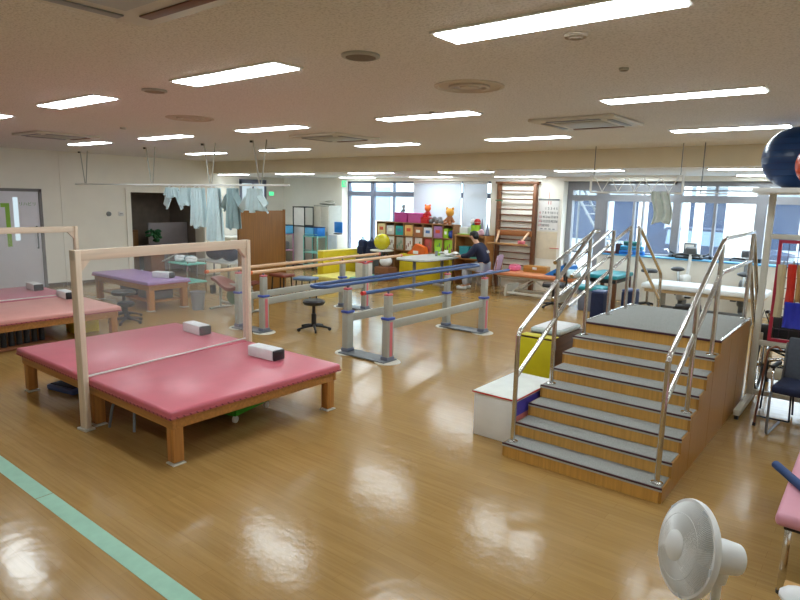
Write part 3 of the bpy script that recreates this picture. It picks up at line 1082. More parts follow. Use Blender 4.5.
# ================================================================== BROWN SCREEN
t = E('wooden_screen', 'tall brown wooden board standing behind the wooden bars', 'screen', (-10.4, 8.4, 0))
B().box(0, 0, .88, .04, 1.2, 1.70, .006).to('board', C_SCREEN, t)
for s in (-.48, .48):
    B().box(0, s, .02, .4, .05, .04, .006).to('foot', C_LADDER, t)
b = B()
b.b2(-.03, .03, -.62, -.59, .04, 1.75)
b.b2(-.03, .03, .59, .62, .04, 1.75)
b.to('edge_post', C_SCREEN, t)


# ================================================================== PARALLEL BARS
def post_pair(e, xa, xb, y, h, zc):
    """two telescopic posts, their base plate and floor discs"""
    B().b2(min(xa, xb) - .05, max(xa, xb) + .05, y - .13, y + .13, .008, .026, .004).to('base_plate', C_GREYMET, e)
    for x in (xa, xb):
        B().lathe([(0, 0), (.17, 0), (.165, .008), (0, .008)], c=(x, y, 0), seg=28).to('floor_disc', C_OFFW, e)
        p = B().box(x, y, (zc + .026) / 2 + .01, .105, .125, zc - .036, .02, seg=3).to('lower_post', C_LGREY, e)
        B().box(x, y, .05, .12, .14, .05, .012).to('foot_band', C_DFRAME, p)
        B().box(x, y, zc, .125, .145, .035, .012).to('collar', C_COLLAR, p)
        if x > min(xa, xb):
            B().box(x + .054, y, zc / 2 + .02, .004, .05, zc - .12).to('pink_stripe', C_PINKCAP, p)
        u = B().box(x, y, (zc + h - .05) / 2, .082, .10, h - .05 - zc, .018, seg=3).to('upper_post', C_LGREY, e)
        B().box(x, y, h - .038, .084, .102, .03, .014, seg=3).to('post_cap', C_PINKCAP, u)
        B().cyl((x, y, h - .03), (x, y, h + .005), .016).to('rail_stem', C_DFRAME, u)


def pbars(lab, xa, xb, y0, y1, h, zc, rz=0.0):
    e = E('parallel_bars', lab, 'parallel bars', ((xa + xb) / 2, (y0 + y1) / 2, 0), rz)
    ox, oy = (xa + xb) / 2, (y0 + y1) / 2
    for y in (y0 - oy, y1 - oy):
        post_pair(e, xa - ox, xb - ox, y, h, zc)
    for x in (xa - ox, xb - ox):
        B().b2(x - .02, x + .02, y0 - oy + .06, y1 - oy - .06, zc - .14, zc - .035, .006).to('side_beam', C_LGREY, e)
    return e, ox, oy


e, ox, oy = pbars('parallel bars with blue rails in the middle of the room', -5.45, -4.76, 5.80, 8.13, .90, .56)
R_ = .023
B().tube([(-4.76 - ox, 5.33 - oy, .93), (-4.76 - ox, 8.9 - oy, .93)], R_, 12).to('right_rail', C_BLUEBAR, e)
for y in (5.33, 8.9):
    B().cyl((-4.76 - ox, y - oy - .025, .93), (-4.76 - ox, y - oy + .025, .93), .026).to('rail_tip', C_RED, e)
lp = []
xa, xb, rr = -5.42 - ox, -5.66 - ox, .12
for k in range(9):
    a = k * PI / 8
    lp.append(((xa + xb) / 2 + rr * math.cos(a), 5.40 - oy - rr * math.sin(a), .93))
for k in range(9):
    a = k * PI / 8
    lp.append(((xa + xb) / 2 - rr * math.cos(a), 9.0 - oy + rr * math.sin(a), .93))
B().tube(lp, R_, 12, True).to('loop_rail', C_BLUEBAR, e)
for y in (5.80, 8.13):
    B().tube([(xa, y - oy, .905), (xb, y - oy, .905)], .014, 8).to('rail_bracket', C_DFRAME, e)

e, ox, oy = pbars('parallel bars with pale wooden rails behind the rose mats', -7.83, -7.29, 5.80, 8.30, .90, .56, .074)
for x, y0, y1 in ((-7.29, 5.55, 9.45), (-7.83, 5.2, 9.45)):
    B().tube([(x - ox, y0 - oy, .93), (x - ox, y1 - oy, .93)], .026, 12).to('wooden_rail', C_BAR, e)
    for y in (y0, y1):
        B().cyl((x - ox, y - oy - .02, .93), (x - ox, y - oy + .02, .93), .029).to('rail_tip', C_ORANGE if y < 7 else C_PINKCAP, e)

# ================================================================== TRAINING STAIRCASE
SX0, SX1, SY, RI, TR = -2.24, -1.0, 4.22, .111, .219
t = E('training_staircase', 'wooden training staircase with grey treads and steel handrails', 'staircase', (0, 0, 0))
poly = [(SY, 0)]
for k in range(7):
    poly += [(SY + k * TR, RI * (k + 1)), (SY + (k + 1) * TR, RI * (k + 1))]
YP0, YP1, ZP = SY + 7 * TR, 7.18, RI * 8
poly += [(YP0, ZP), (YP1, ZP)]
poly += [(YP1, 0)]
b = B().prism(poly, 'x', SX0 + .02, SX1 - .02)
b.to('step_body', C_STAIR, t)
FR, FT, FX = ZP / 4, .2, SX1 - .2       # steep short flight down the far side
pf = [(YP1, 0), (YP1, ZP - FR), (YP1 + FT, ZP - FR), (YP1 + FT, ZP - 2 * FR), (YP1 + 2 * FT, ZP - 2 * FR), (YP1 + 2 * FT, ZP - 3 * FR), (YP1 + 3 * FT, ZP - 3 * FR), (YP1 + 3 * FT, 0)]
B().prism(pf, 'x', SX0, FX).to('far_step_body', C_STAIR, t)
for k in range(3):
    B().b2(SX0 + .012, FX - .012, YP1 + k * FT, YP1 + (k + 1) * FT - .01, ZP - (k + 1) * FR, ZP - (k + 1) * FR + .007, .002).to('tread_carpet', C_CARPET, t)
for sx, nm in ((SX0, 'l'), (SX1, 'r')):
    cuts = [SY, SY + 3.2 * TR, SY + 6.0 * TR, YP0 + .45, YP0 + .95, YP1]
    x0, x1 = (sx, sx + .02) if nm == 'l' else (sx - .02, sx)

    def topz(y):
        if y < YP0 - 1e-6:
            return RI * (int((y - SY + 1e-6) / TR) + 1)
        if y < YP1 - 1e-6:
            return ZP
        return max(0, ZP - RI * (int((y - YP1 + 1e-6) / TR) + 1))
    for c0, c1 in zip(cuts, cuts[1:]):
        c0 += .006
        ys = sorted(set([c0, c1] + [y for y in [SY + k * TR for k in range(8)] + [YP1 + k * TR for k in range(8)] if c0 < y < c1]))
        pl = [(c0, 0)]
        for a, bb in zip(ys, ys[1:]):
            z = topz((a + bb) / 2)
            pl += [(a, z), (bb, z)]
        pl += [(c1, 0)]
        B().prism(pl, 'x', x0, x1).to('side_panel', C_STAIRS, t)
for k in range(7):
    z = RI * (k + 1)
    y0 = SY + k * TR
    tr_ = B().b2(SX0 + .012, SX1 - .012, y0 + .006, y0 + TR, z, z + .007, .002).to('tread_carpet', C_CARPET, t)
    B().b2(SX0, SX1, y0 - .006, y0 + .006, z - .008, z + .006, .002).to('nosing', C_NOSE, tr_)
    B().b2(SX0, SX1, y0 - .006, y0 + .002, z - .02, z - .008).to('edge_strip', C_LGREY, tr_)
B().b2(SX0 + .02, SX1 - .02, YP0 + .012, YP1 - .012, ZP, ZP + .008, .002).to('platform_carpet', C_CARPET, t)
for q in (SX0, SX1 - .02):
    B().b2(q, q + .02, YP0, YP1, ZP, ZP + .012).to('platform_edging', C_STEEL, t)
B().b2(SX0, SX1, YP0 - .008, YP0 + .012, ZP - .012, ZP + .008, .003).to('platform_nosing', C_NOSE, t)

HR = .019


def hpost(x, y, zb, zt):
    p = B().cyl((x, y, zb), (x, y, zt), HR, seg=14).to('handrail_post', C_STEEL, t)
    B().lathe([(0, 0), (.042, 0), (.042, .006), (.024, .012), (0, .012)], c=(x, y, zb), seg=18).to('post_flange', C_STEEL, p)


def up_z(y):
    return 1.02 + (y - 4.29) * .52


XA, XBr = -2.185, -1.055
for x, left in ((XA, True), (XBr, False)):
    yt = 5.72
    zt = up_z(yt)
    z1 = RI + .006
    hpost(x, 4.29, z1, 1.0)
    hpost(x, 4.97, RI * 4 + .006, 1.545 if left else up_z(4.97))
    hpost(x, 5.66, RI * 7 + .006, up_z(5.66))
    hpost(x, 7.1, ZP + .006, 1.77)
    if left:
        hpost(x, 6.28, ZP + .006, 1.77)
        hpost(x, 6.82, ZP + .006, 1.78)
        B().tube([(x, 4.29, .97), (x, 4.31, 1.03), (x, yt, zt + .01), (x, 5.85, 1.775)], HR, 12, fillet=.05).to('handrail', C_STEEL, t)
        B().tube([(x, 4.29, .66), (x, 5.66, 1.42)], HR, 12).to('lower_handrail', C_STEEL, t)
        for (ya, za, yb, zb) in ((4.97, 1.525, 5.86, 1.775), (5.25, 1.47, 6.28, 1.765), (5.35, 1.375, 6.92, 1.785)):
            B().tube([(x - .035, ya, za), (x - .035, yb, zb)], HR * .92, 12).to('handrail', C_STEEL, t)
        for (ya, za, yb, zb) in ((4.97, 1.20, 6.28, 1.50), (5.3, 1.10, 6.98, 1.495)):
            B().tube([(x - .035, ya, za), (x - .035, yb, zb)], HR * .92, 12).to('lower_handrail', C_STEEL, t)
    else:
        B().tube([(x, 4.29, .97), (x, 4.31, 1.03), (x, yt, zt + .01), (x, 7.1, 1.785)], HR, 12, fillet=.07).to('handrail', C_STEEL, t)
        B().tube([(x, 4.29, .69), (x, 5.70, 1.48), (x, 7.1, 1.49)], HR, 12, fillet=.07).to('lower_handrail', C_STEEL, t)
    yend, zend = (8.12, 1.17) if left else (7.84, 1.02)
    zb = 0.0
    B().tube([(x, 7.06, 1.785), (x, 7.14, 1.77), (x, yend, zend), (x, yend, zb)], HR, 12, fillet=.08).to('handrail', C_STEEL, t)
    B().tube([(x, 7.1, 1.48), (x, yend, zend - .32)], HR, 12).to('lower_handrail', C_STEEL, t)

# white step box and yellow box left of the stairs
t = E('step_box', 'white box with red edge and purple side beside the stairs', 'box', (-2.48, 4.85, 0))
B().b2(-.19, .205, -.38, .38, 0, .385, .006).to('body', C_WHITE, t)
B().b2(-.20, .215, -.39, .39, .385, .405, .006).to('top_board', mat('pale_mint_board', (232, 238, 232), 0.4), t)
b = B()
b.b2(-.205, .22, -.395, -.388, .388, .398)
b.b2(.213, .22, -.395, .395, .388, .398)
b.to('red_edge', C_RED, t)
B().b2(.205, .212, -.36, .36, .25, .37).to('purple_panel', mat('purple_film', (80, 70, 170), 0.4), t)
B().b2(.205, .212, -.36, .36, .20, .25).to('salmon_panel', mat('salmon_film', (214, 130, 124), 0.4), t)
t = E('storage_chest', 'box with yellow green front and dark brown side beside stairs', 'box', (-2.98, 6.73, 0))
B().b2(-.2, .2, -.42, .44, 0, .52, .006).to('body', wood('dark_box_wood', (84, 54, 32), 0.55, 'y'), t)
B().b2(-.205, .205, -.432, -.42, .01, .50, .004).to('front_panel', mat('yellow_green_board', (204, 196, 20), 0.5), t)
B().b2(-.205, .205, -.432, -.28, .52, .53, .003).to('front_lip', mat('yellow_green_board', (204, 196, 20), 0.5), t)
t = E('seat_cushion', 'light grey flat cushion lying on yellow fronted box', 'cushion', (-2.98, 6.82, .52), .0)
B().box(0, 0, .03, .38, .6, .056, .02, seg=3).to('pad', mat('pale_grey_pad', (190, 202, 202), 0.7, var=.1, scale=30), t)
B().box(0, 0, .062, .34, .52, .012, .005).to('cover_sheet', C_TOWEL, t)

# ================================================================== FAR SIDE: toy shelf area
SHX0, SHX1, SHY = -10.75, -8.3, 12.72
t = E('toy_shelf', 'low open shelving packed with coloured boxes under the windows', 'shelf', (SHX0, SHY, 0))
n = 8
wd = (SHX1 - SHX0) / n
b = B()
for k in range(n + 1):
    b.b2(k * wd - .012, k * wd + .012, -.17, .17, 0, 1.42)
for z in (.012, .70, 1.08, 1.42):
    b.b2(0, SHX1 - SHX0, -.17, .17, z - .012, z + .012)
b.b2(0, SHX1 - SHX0, .15, .17, 0, 1.42)
b.to('carcass', wood('shelf_wood', (160, 116, 76), .5, 'x'), t)
cols = [((232, 214, 160), 'cream'), ((214, 214, 214), 'white'), ((40, 170, 170), 'teal'), ((236, 186, 110), 'sand'), ((180, 120, 80), 'tan'), ((226, 226, 230), 'pale grey'), ((170, 120, 170), 'lilac'), ((160, 206, 50), 'lime')]
pl = ['at the left end', 'second from the left', 'third from the left', 'fourth from the left', 'fourth from the right', 'third from the right', 'second from the right', 'at the right end']
for k, (c, nm) in enumerate(cols):
    ww = wd - .05 if k < 7 else wd * .42
    e = E('storage_box', '%s box in the toy shelf middle row, %s' % (nm, pl[k]), 'box', (SHX0 + (k + .5) * wd - (.07 if k == 7 else 0), SHY - .03, 1.092), 0, 'boxes in the toy shelf')
    hh = .24 if k % 3 else .28
    B().box(0, 0, hh / 2, ww, .26, hh, .01).to('box_body', mat('card_' + nm.replace(' ', '_'), c, .55), e)
    B().box(0, -.132, hh * .55, ww * .5, .006, hh * .3).to('front_label', mat('card_label_%d' % (k % 3), [(220, 90, 60), (240, 240, 236), (90, 130, 190)][k % 3], .6), e)
for k in range(8):
    e = E('picture_board', 'white drawing board on lower toy shelf, %s' % pl[k], 'board', (SHX0 + (k + .5) * wd, SHY - .1, .7125), 0, 'drawing boards in the toy shelf')
    c = [C_PAPER, C_PAPER, C_LGREY, C_PAPER, C_PAPER, mat('red_card', (196, 90, 84), .6), C_LIME, C_LIME][k]
    B().box(0, 0, .17, wd - .05, .03, .34, .004).to('board', c, e)
    b = B()
    for q in range(4):
        b.box(-wd * .3 + q * wd * .2, -.016, .08 + .06 * (q % 3), .03, .004, .09)
    b.to('drawing', mat('ink_%d' % (k % 2), [(90, 150, 120), (150, 110, 90)][k % 2], .6), e)

# on top of the shelf
ST = 1.432


def topbox(x, sx, sz, m, lab, nm='gift_box'):
    e = E(nm, lab, 'box', (x, SHY, ST))
    B().box(0, 0, sz / 2, sx, .26, sz, .01).to('box_body', m, e)
    B().box(0, 0, sz + .012, sx + .03, .29, .035, .008).to('lid', m, e)
    return e


topbox(-9.98, .42, .22, C_MAG, 'magenta box with grey figures on top, left of shelf top')
topbox(-9.53, .40, .22, mat('orchid_card', (206, 90, 160), .5), 'magenta box beside the red toy on shelf top')
topbox(-9.22, .2, .12, C_RED, 'small red box in middle of shelf top', 'toy_box')


def doll(x, z, m, m2, lab, s=1.0, y=None):
    e = E('soft_doll', lab, 'toy', (x, SHY if y is None else y, z))
    B().sph((0, 0, .09 * s), .075 * s, .06 * s, .095 * s, 14).to('doll_body', m2, e)
    h = B().sph((0, 0, .235 * s), .085 * s, .08 * s, .085 * s, 14).to('head', m, e)
    b = B()
    for q in (-1, 1):
        b.sph((q * .07 * s, 0, .31 * s), .03 * s, .02 * s, .03 * s, 8)
    b.to('ear', m, h)
    b = B()
    for q in (-1, 1):
        b.cyl((q * .05 * s, 0, .13 * s), (q * .12 * s, -.03 * s, .05 * s), .022 * s, seg=8)
        b.cyl((q * .04 * s, -.02, .04 * s), (q * .06 * s, -.11 * s, .02 * s), .026 * s, seg=8)
    b.to('limbs', m2, e)


doll(-9.98, ST + .25, C_GREY, C_GREYMET, 'small grey soft toy sitting on the magenta box', .6)
doll(-9.2, ST + .14, C_ORANGE, C_RED, 'orange headed soft doll in red on the shelf top', 1.0)
doll(-8.52, ST, mat('toy_gold', (226, 160, 60), .7), mat('toy_brown', (170, 110, 70), .7), 'golden soft doll on right end of shelf top', 1.25)
b = B()
for k in range(7):
    b.sph((-.15 + .05 * k, .02 * (k % 2), .06 + .03 * (k % 3)), .07, .07, .06, 10)
tag(b.to('plush_heap', mat('plush_grey', (130, 130, 134), .9, var=.3), loc=(-8.93, SHY, ST)), 'grey heap of plush between the two dolls', 'toy')
tag(B().sph((0, 0, .1), .075, .1, .1, 14).to('round_pouch', mat('pouch_blue', (50, 80, 170), .6), loc=(-8.40, SHY - .06, 1.092)), 'round blue pouch right of the lime box', 'pouch')

# yellow bench blocks
tag(B().box(0, 0, .32, 1.55, .16, .64, .02).to('foam_block', C_YEL, loc=(-9.05, 12.46, 0)), 'long yellow foam block bench in front of toy shelf', 'foam block')
t = E('foam_block', 'yellow foam low wall beside the storage corner', 'foam block', (-11.32, 11.95, 0))
B().box(0, 0, .33, .22, 1.9, .66, .02).to('block', C_YEL, t)
B().box(0, 0, .665, .22, 1.9, .012, .004).to('top_seam', mat('pale_yellow', (236, 222, 130), .5), t)
t = E('floor_mat', 'cream and teal floor mat beside the yellow wall', 'floor mat', (-10.5, 11.2, 0))
B().box(-.2, 0, .05, .9, 1.3, .1, .02).to('cream_half', mat('cream_vinyl', (226, 216, 120), .5), t)
B().box(.45, .2, .05, .4, .9, .1, .02).to('teal_half', mat('aqua_vinyl', (110, 190, 170), .5), t)
t = E('small_cabinet', 'small white cabinet with red top behind wooden bars', 'cabinet', (-9.95, 11.15, 0))
B().box(0, 0, .24, .3, .3, .48, .01).to('body', C_OFFW, t)
B().box(0, 0, .495, .32, .32, .03, .006).to('top', C_RED, t)
B().box(.157, 0, .25, .012, .24, .4, .003).to('door', C_WHITE, t)
t = E('wooden_crate', 'brown wooden crate with white bag left of yellow block', 'crate', (-9.75, 11.75, 0))
B().box(0, 0, .17, .45, .36, .34, .01).to('crate_body', C_BROWNBOX, t)
B().box(0, -.183, .17, .4, .012, .05, .003).to('slat', C_LADDER, t)
t = E('plastic_bag', 'white bag standing on the brown wooden crate', 'bag', (-9.75, 11.75, .34))
B().sph((0, 0, .14), .17, .14, .14, 14).to('bag_body', C_TOWEL, t)
B().tube([(-.08, 0, .25), (-.05, 0, .33), (.05, 0, .33), (.08, 0, .25)], .01).to('bag_handle', C_BLACK, t)
t = E('exercise_ball', 'shiny yellow green ball in front of toy shelf', 'ball', (-10.18, 12.1, .72))
B().sph((0, 0, .21), .21, seg=28).to('ball', mat('ball_yellow', (200, 190, 30), .2), t)
B().lathe([(0, 0), (.02, 0), (.02, .012), (0, .012)], c=(0, -.1, .392)).to('valve', C_WHITE, t)
t = E('pedestal_table', 'small round white table under the yellow ball', 'table', (-10.18, 12.1, 0))
B().lathe([(0, .69), (.3, .69), (.31, .705), (.3, .72), (0, .72)], seg=28).to('tabletop', C_WHITE, t)
B().cyl((0, 0, .02), (0, 0, .69), .03).to('column', C_GREYMET, t)
B().lathe([(0, 0), (.2, 0), (.19, .02), (0, .025)], seg=24).to('base', C_GREYMET, t)
for k, (x, lab) in enumerate(((-11.04, 'navy backpack nearest the left window frame'), (-10.72, 'navy backpack beside the yellow ball'))):
    e = E('backpack', lab, 'bag', (x, 12.32, .0))
    B().box(0, 0, .72, .26, .2, .42, .08, seg=3).to('pack', C_NAVY, e)
    B().box(0, -.11, .65, .2, .05, .2, .02).to('front_pocket', C_NAVY, e)
    B().tube([(-.05, 0, .92), (0, 0, 1.0), (.05, 0, .92)], .014).to('carry_loop', C_NAVY, e)
    B().box(0, 0, .255, .3, .25, .51, .01).to('stand', C_GREYMET, e)
# orange cone-shaped item and small stuff on the table
TBX, TBY, TBZ = -8.25, 11.5, .72
t = E('work_table', 'white topped table where the seated person works', 'table', (TBX, TBY, 0))
b = B()
pp = []
for k in range(28):
    a = 2 * PI * k / 28
    ca, sa = math.cos(a), math.sin(a)
    pp.append((.46 * abs(ca) ** .5 * (1 if ca > 0 else -1), .85 * abs(sa) ** .5 * (1 if sa > 0 else -1)))
b.prism(pp, 'z', .685, .72)
b.to('tabletop', mat('pale_table_top', (206, 212, 210), .35), t)
b = B().prism([(x * 1.01, y * 1.005) for x, y in pp], 'z', .672, .685)
b.to('table_edge', C_BLACK, t)
for s in (-.55, .55):
    l = B().box(0, s, .35, .06, .06, .66, .01).to('leg', C_GREY, t)
    B().box(0, s, .015, .5, .07, .03, .01).to('foot', C_WHITE, l)
t = E('orange_wedge', 'orange foam wedge on the left end of work table', 'foam wedge', (-9.3, 12.46, .64))
B().prism([(-.3, 0), (.3, 0), (.25, .2), (-.02, .28), (-.12, .14)], 'y', -.075, .075).to('wedge', C_ORANGE, t)
B().box(0, -.078, .06, .16, .008, .08, .003).to('white_patch', C_PAPER, t)
for k, (x, y, r, h, m, lab) in enumerate(((-8.35, 12.0, .07, .2, C_LIME, 'lime green tub standing on work table'), (-8.1, 12.0, .045, .14, C_WHITE, 'white cup beside the lime tub'), (-8.25, 11.8, .035, .12, C_GREY, 'small grey jar in front of lime tub'))):
    e = E('tub', lab, 'container', (x, y, TBZ))
    B().lathe([(0, 0), (r * .9, 0), (r, h), (r * .92, h), (r * .84, .01), (0, .01)], seg=18).to('body', m, e)
    B().lathe([(r, h - .02), (r * 1.08, h - .015), (r * 1.08, h), (r, h)], seg=18).to('rim', m, e)
b = B()
b.cloth(lambda u, v: (-.2 + .4 * u, -.15 + .3 * v, .03 + .03 * math.sin(u * 7 + v * 3) + .02 * math.cos(v * 8)), 14, 10, .02)
tag(b.to('paper_heap', C_PAPER, loc=(-7.98, 11.95, TBZ + .022)), 'heap of white paper in front of the seated person', 'paper')

# ---- desk shelf right of the toy shelf
t = E('side_desk', 'brown desk shelf between toy shelf and wall bars', 'desk', (-7.72, 12.72, 0))
b = B()
b.b2(-.5, .36, -.22, .22, 1.17, 1.21)
b.b2(-.5, -.46, -.2, .2, 0, 1.17)
b.b2(.32, .36, -.2, .2, 0, 1.17)
b.b2(-.46, .32, .18, .2, .2, 1.17)
b.b2(-.46, .32, -.2, .2, .62, .65)
b.to('desk_body', wood('desk_wood', (176, 122, 66), .5, 'x'), t)
t = E('storage_box', 'white box on the brown desk shelf', 'box', (-8.0, 12.66, 1.212))
B().box(0, 0, .09, .24, .2, .18, .01).to('box_body', C_WHITE, t)
B().box(0, 0, .01, .3, .26, .02).to('tray', C_LIME, t)
t = E('storage_bin', 'lime green bin of toys on the brown desk shelf', 'bin', (-7.72, 12.66, 1.212))
B().lathe([(0, 0), (.11, 0), (.125, .24), (.115, .24), (.1, .02), (0, .02)], seg=20).to('bucket', C_LIME, t)
for x, z, r, m, lab in ((.05, .31, .085, C_RED, 'red toy ball in the lime bin'), (-.07, .32, .07, C_WHITE, 'white toy ball in the lime bin'), (-.03, .27, .06, C_TEAL, 'teal toy ball in the lime bin')):
    e = E('toy_ball', lab, 'ball', (-7.72 + x, 12.64, 1.212 + z - r))
    B().sph((0, 0, r), r, seg=16).to('ball', m, e)
    B().tube([(r * 1.0 * math.cos(a * PI / 8), r * 1.0 * math.sin(a * PI / 8), r) for a in range(16)], .004, 5, True).to('seam', C_WHITE, e)
tag(B().sph((0, 0, .06), .12, .08, .06, 12).sph((.05, -.02, .11), .06, .05, .05, 10).to('pink_plush', mat('pale_pink', (222, 180, 196), .8), loc=(-7.53, 12.54, 1.21)), 'pale pink plush on the brown desk shelf', 'toy')
for x, h, lab in ((-7.55, .40, 'dark pointed cone beside pink plush'), (-7.40, .32, 'dark pointed cone next to the wall bars')):
    e = E('training_cone', lab, 'cone', (x, 12.66, 1.21))
    B().lathe([(.055, 0.01), (.04, h * .4), (.006, h), (0, h)], seg=16).to('cone', C_DFRAME, e)
    B().box(0, 0, .006, .13, .13, .012, .003).to('base', C_BLACK, e)
for x, w, m, lab in ((-7.95, .26, C_TEAL, 'teal box on the lower desk shelf, left'), (-7.62, .28, C_MINT, 'mint box on the lower desk shelf, right')):
    e = E('storage_box', lab, 'box', (x, 12.62, .652))
    B().box(0, 0, .13, w, .22, .26, .012).to('box_body', m, e)
    B().box(0, 0, .27, w + .02, .24, .02, .005).to('lid', C_TEAL, e)

# ---- chair and person
t = E('stacking_chair', 'pale lilac chair with steel legs under seated person', 'chair', (-6.95, 12.0, 0), .12)
B().cloth(lambda u, v: (-.2 + .42 * u, -.2 + .4 * v, .45 + .02 * math.cos(v * PI * 2)), 8, 8, .02).to('seat', mat('lilac_plastic', (176, 158, 186), .4), t)
B().cloth(lambda u, v: (.22 + .07 * u + .03 * math.sin(v * PI), -.19 + .38 * v, .5 + .36 * u * (1 - .12 * (2 * v - 1) ** 2)), 10, 10, .02).to('backrest', mat('lilac_plastic', (176, 158, 186), .4), t)
for s in (-.19, .19):
    B().tube([(-.22, s, .012), (-.17, s, .43), (.2, s, .44), (.25, s, .012)], .012, fillet=.05).to('leg', C_CHROME, t)
    B().tube([(.2, s * .9, .44), (.24, s * .9, .5), (.28, s * .9, .75)], .012, fillet=.03).to('back_support', C_CHROME, t)


def skin_body(name, verts, edges, radii, m, parent=None, sub=2, root=0):
    me = bpy.data.meshes.new(name)
    me.from_pydata(verts, edges, [])
    o = bpy.data.objects.new(name, me)
    COL.objects.link(o)
    md = o.modifiers.new('skin', 'SKIN')
    md.use_smooth_shade = True
    for i, r in enumerate(radii):
        v = me.skin_vertices[0].data[i]
        v.radius = r if isinstance(r, tuple) else (r, r)
        v.use_root = (i == root)
    s = o.modifiers.new('sub', 'SUBSURF')
    s.levels = sub
    s.render_levels = sub
    dg = bpy.context.evaluated_depsgraph_get()
    m2 = bpy.data.meshes.new_from_object(o.evaluated_get(dg))
    o.modifiers.clear()
    o.data = m2
    bpy.data.meshes.remove(me)
    m2.materials.clear()
    m2.materials.append(m)
    m2.polygons.foreach_set('use_smooth', [True] * len(m2.polygons))
    if parent:
        o.parent = parent
    return o


# person faces -X (local), origin on the floor under the pelvis
p = E('person', 'seated person in navy jacket and grey trousers leaning over the table', 'person', (-7.05, 12.0, 0), .12)
V_, Ed, Rd = [], [], []


def jv(pos, r, link=None):
    V_.append(pos)
    Rd.append(r)
    if link is not None:
        Ed.append((link, len(V_) - 1))
    return len(V_) - 1


pel = jv((0, 0, .56), (.15, .13))
wa = jv((-.03, 0, .72), (.125, .11), pel)
ch = jv((-.13, 0, .92), (.155, .115), wa)
nk = jv((-.22, 0, 1.07), (.06, .06), ch)
hd0 = jv((-.26, 0, 1.15), (.06, .06), nk)
hd1 = jv((-.31, 0, 1.22), (.09, .078), hd0)
hd2 = jv((-.32, 0, 1.29), (.075, .07), hd1)
for s in (-1, 1):
    sh = jv((-.16, s * .19, .98), .062, ch)
    el = jv((-.30, s * .24, .80), .047, sh)
    wr = jv((-.54, s * .13, .765), .03, el)
    hn = jv((-.61, s * .11, .755), (.034, .02), wr)
    for q in range(4):
        f1 = jv((-.655, s * (.085 + .017 * q), .757), .0095, hn)
        f2 = jv((-.695 + .006 * abs(q - 1.5), s * (.083 + .016 * q), .742), .008, f1)
    th = jv((-.615, s * .075, .757), .01, hn)
    jv((-.645, s * .06, .745), .009, th)
    hp = jv((-.06, s * .09, .535), .095, pel)
    kn = jv((-.44, s * .11, .53), .065, hp)
    an = jv((-.42, s * .11, .10), .042, kn)
    ft = jv((-.55, s * .115, .05), (.04, .035), an)
body = skin_body('body', V_, Ed, Rd, C_SKIN, p)
# face and hair
fc = B()
fc.sph((-.395, 0, 1.215), .018, .014, .022, 10)
for s in (-1, 1):
    fc.sph((-.305, s * .083, 1.225), .018, .010, .028, 10)
fc.to('nose_and_ears', C_SKIN, p)
ey = B()
for s in (-1, 1):
    ey.sph((-.383, s * .032, 1.245), .008, .012, .007, 8)
ey.to('eyes', C_BLACK, p)
B().sph((-.388, 0, 1.178), .006, .022, .006, 8).to('mouth', mat('lip', (170, 90, 84), .5), p)
hr = B()
hr.sph((-.292, 0, 1.275), .098, .096, .082, 18)
hr.sph((-.245, 0, 1.235), .07, .088, .085, 16)
hr.to('hair', C_HAIR, p)
# clothes: jacket and trousers as slightly larger skins
V2, E2, R2 = [], [], []


def kv(pos, r, link=None):
    V2.append(pos)
    R2.append(r)
    if link is not None:
        E2.append((link, len(V2) - 1))
    return len(V2) - 1


a = kv((0, 0, .60), (.185, .165))
b1 = kv((-.03, 0, .74), (.165, .15), a)
c = kv((-.12, 0, .95), (.20, .16), b1)
n_ = kv((-.19, 0, 1.06), (.10, .10), c)
for s in (-1, 1):
    sh = kv((-.16, s * .19, .985), .088, c)
    el = kv((-.30, s * .245, .80), .07, sh)
    kv((-.52, s * .137, .772), .05, el)
jk = skin_body('jacket', V2, E2, R2, C_JACKET, p)
lb = text_mesh('jacket_lettering', 'SAB', .085, C_WHITE, jk, (.075, -.0, .90), (PI / 2 - .35, 0, PI / 2), .002)
V2, E2, R2 = [], [], []
a = kv((.0, 0, .545), (.17, .12))
for s in (-1, 1):
    hp = kv((-.06, s * .095, .54), .11, a)
    kn = kv((-.44, s * .11, .53), .085, hp)
    m_ = kv((-.43, s * .11, .3), .075, kn)
    kv((-.42, s * .11, .11), .065, m_)
skin_body('trousers', V2, E2, R2, C_TROUSER, p)
sh_ = B()
for s in (-1, 1):
    sh_.box(-.50, s * .115, .045, .25, .09, .088, .035, seg=3)
sh_.to('shoes', C_WHITE, p)

# ---- wall bars
bx0, bx1 = onwall(497, 225, 12.95)[0], onwall(536, 225, 12.95)[0]
t = E('wall_bars', 'tall brown wooden wall bars fixed beside the calendar', 'wall bars', ((bx0 + bx1) / 2, 12.93, 0))
hw = (bx1 - bx0) / 2
for s in (-1, 1):
    B().box(s * (hw - .04), 0, 1.24, .08, .12, 2.48, .008).to('upright', C_LADDER, t)
B().box(0, 0, 2.46, hw * 2 + .08, .14, .05, .006).to('top_rail', C_LADDER, t)
for z in (.25, .4, .55, .70, .85, 1.0, 1.15, 1.42, 1.57, 1.72, 1.85, 2.08, 2.27):
    B().cyl((-hw + .06, -.02, z), (hw - .06, -.02, z), .018, seg=10).to('rung', C_LADDER, t)
B().box(0, -.05, 1.30, hw * 2 - .1, .05, .13, .006).to('wide_board', wood('wide_board_wood', (160, 100, 54), .5, 'x'), t)
for s in (-1, 1):
    B().tube([(s * (hw - .12), -.08, 1.33), (s * (hw - .2), -.34, 1.08)], .025, 8).to('support_arm', C_BAR, t)
B().box(0, -.36, 1.06, hw * 2 - .02, .10, .035, .008).to('hanging_bar', wood('hang_wood', (196, 150, 96), .5, 'x'), t)
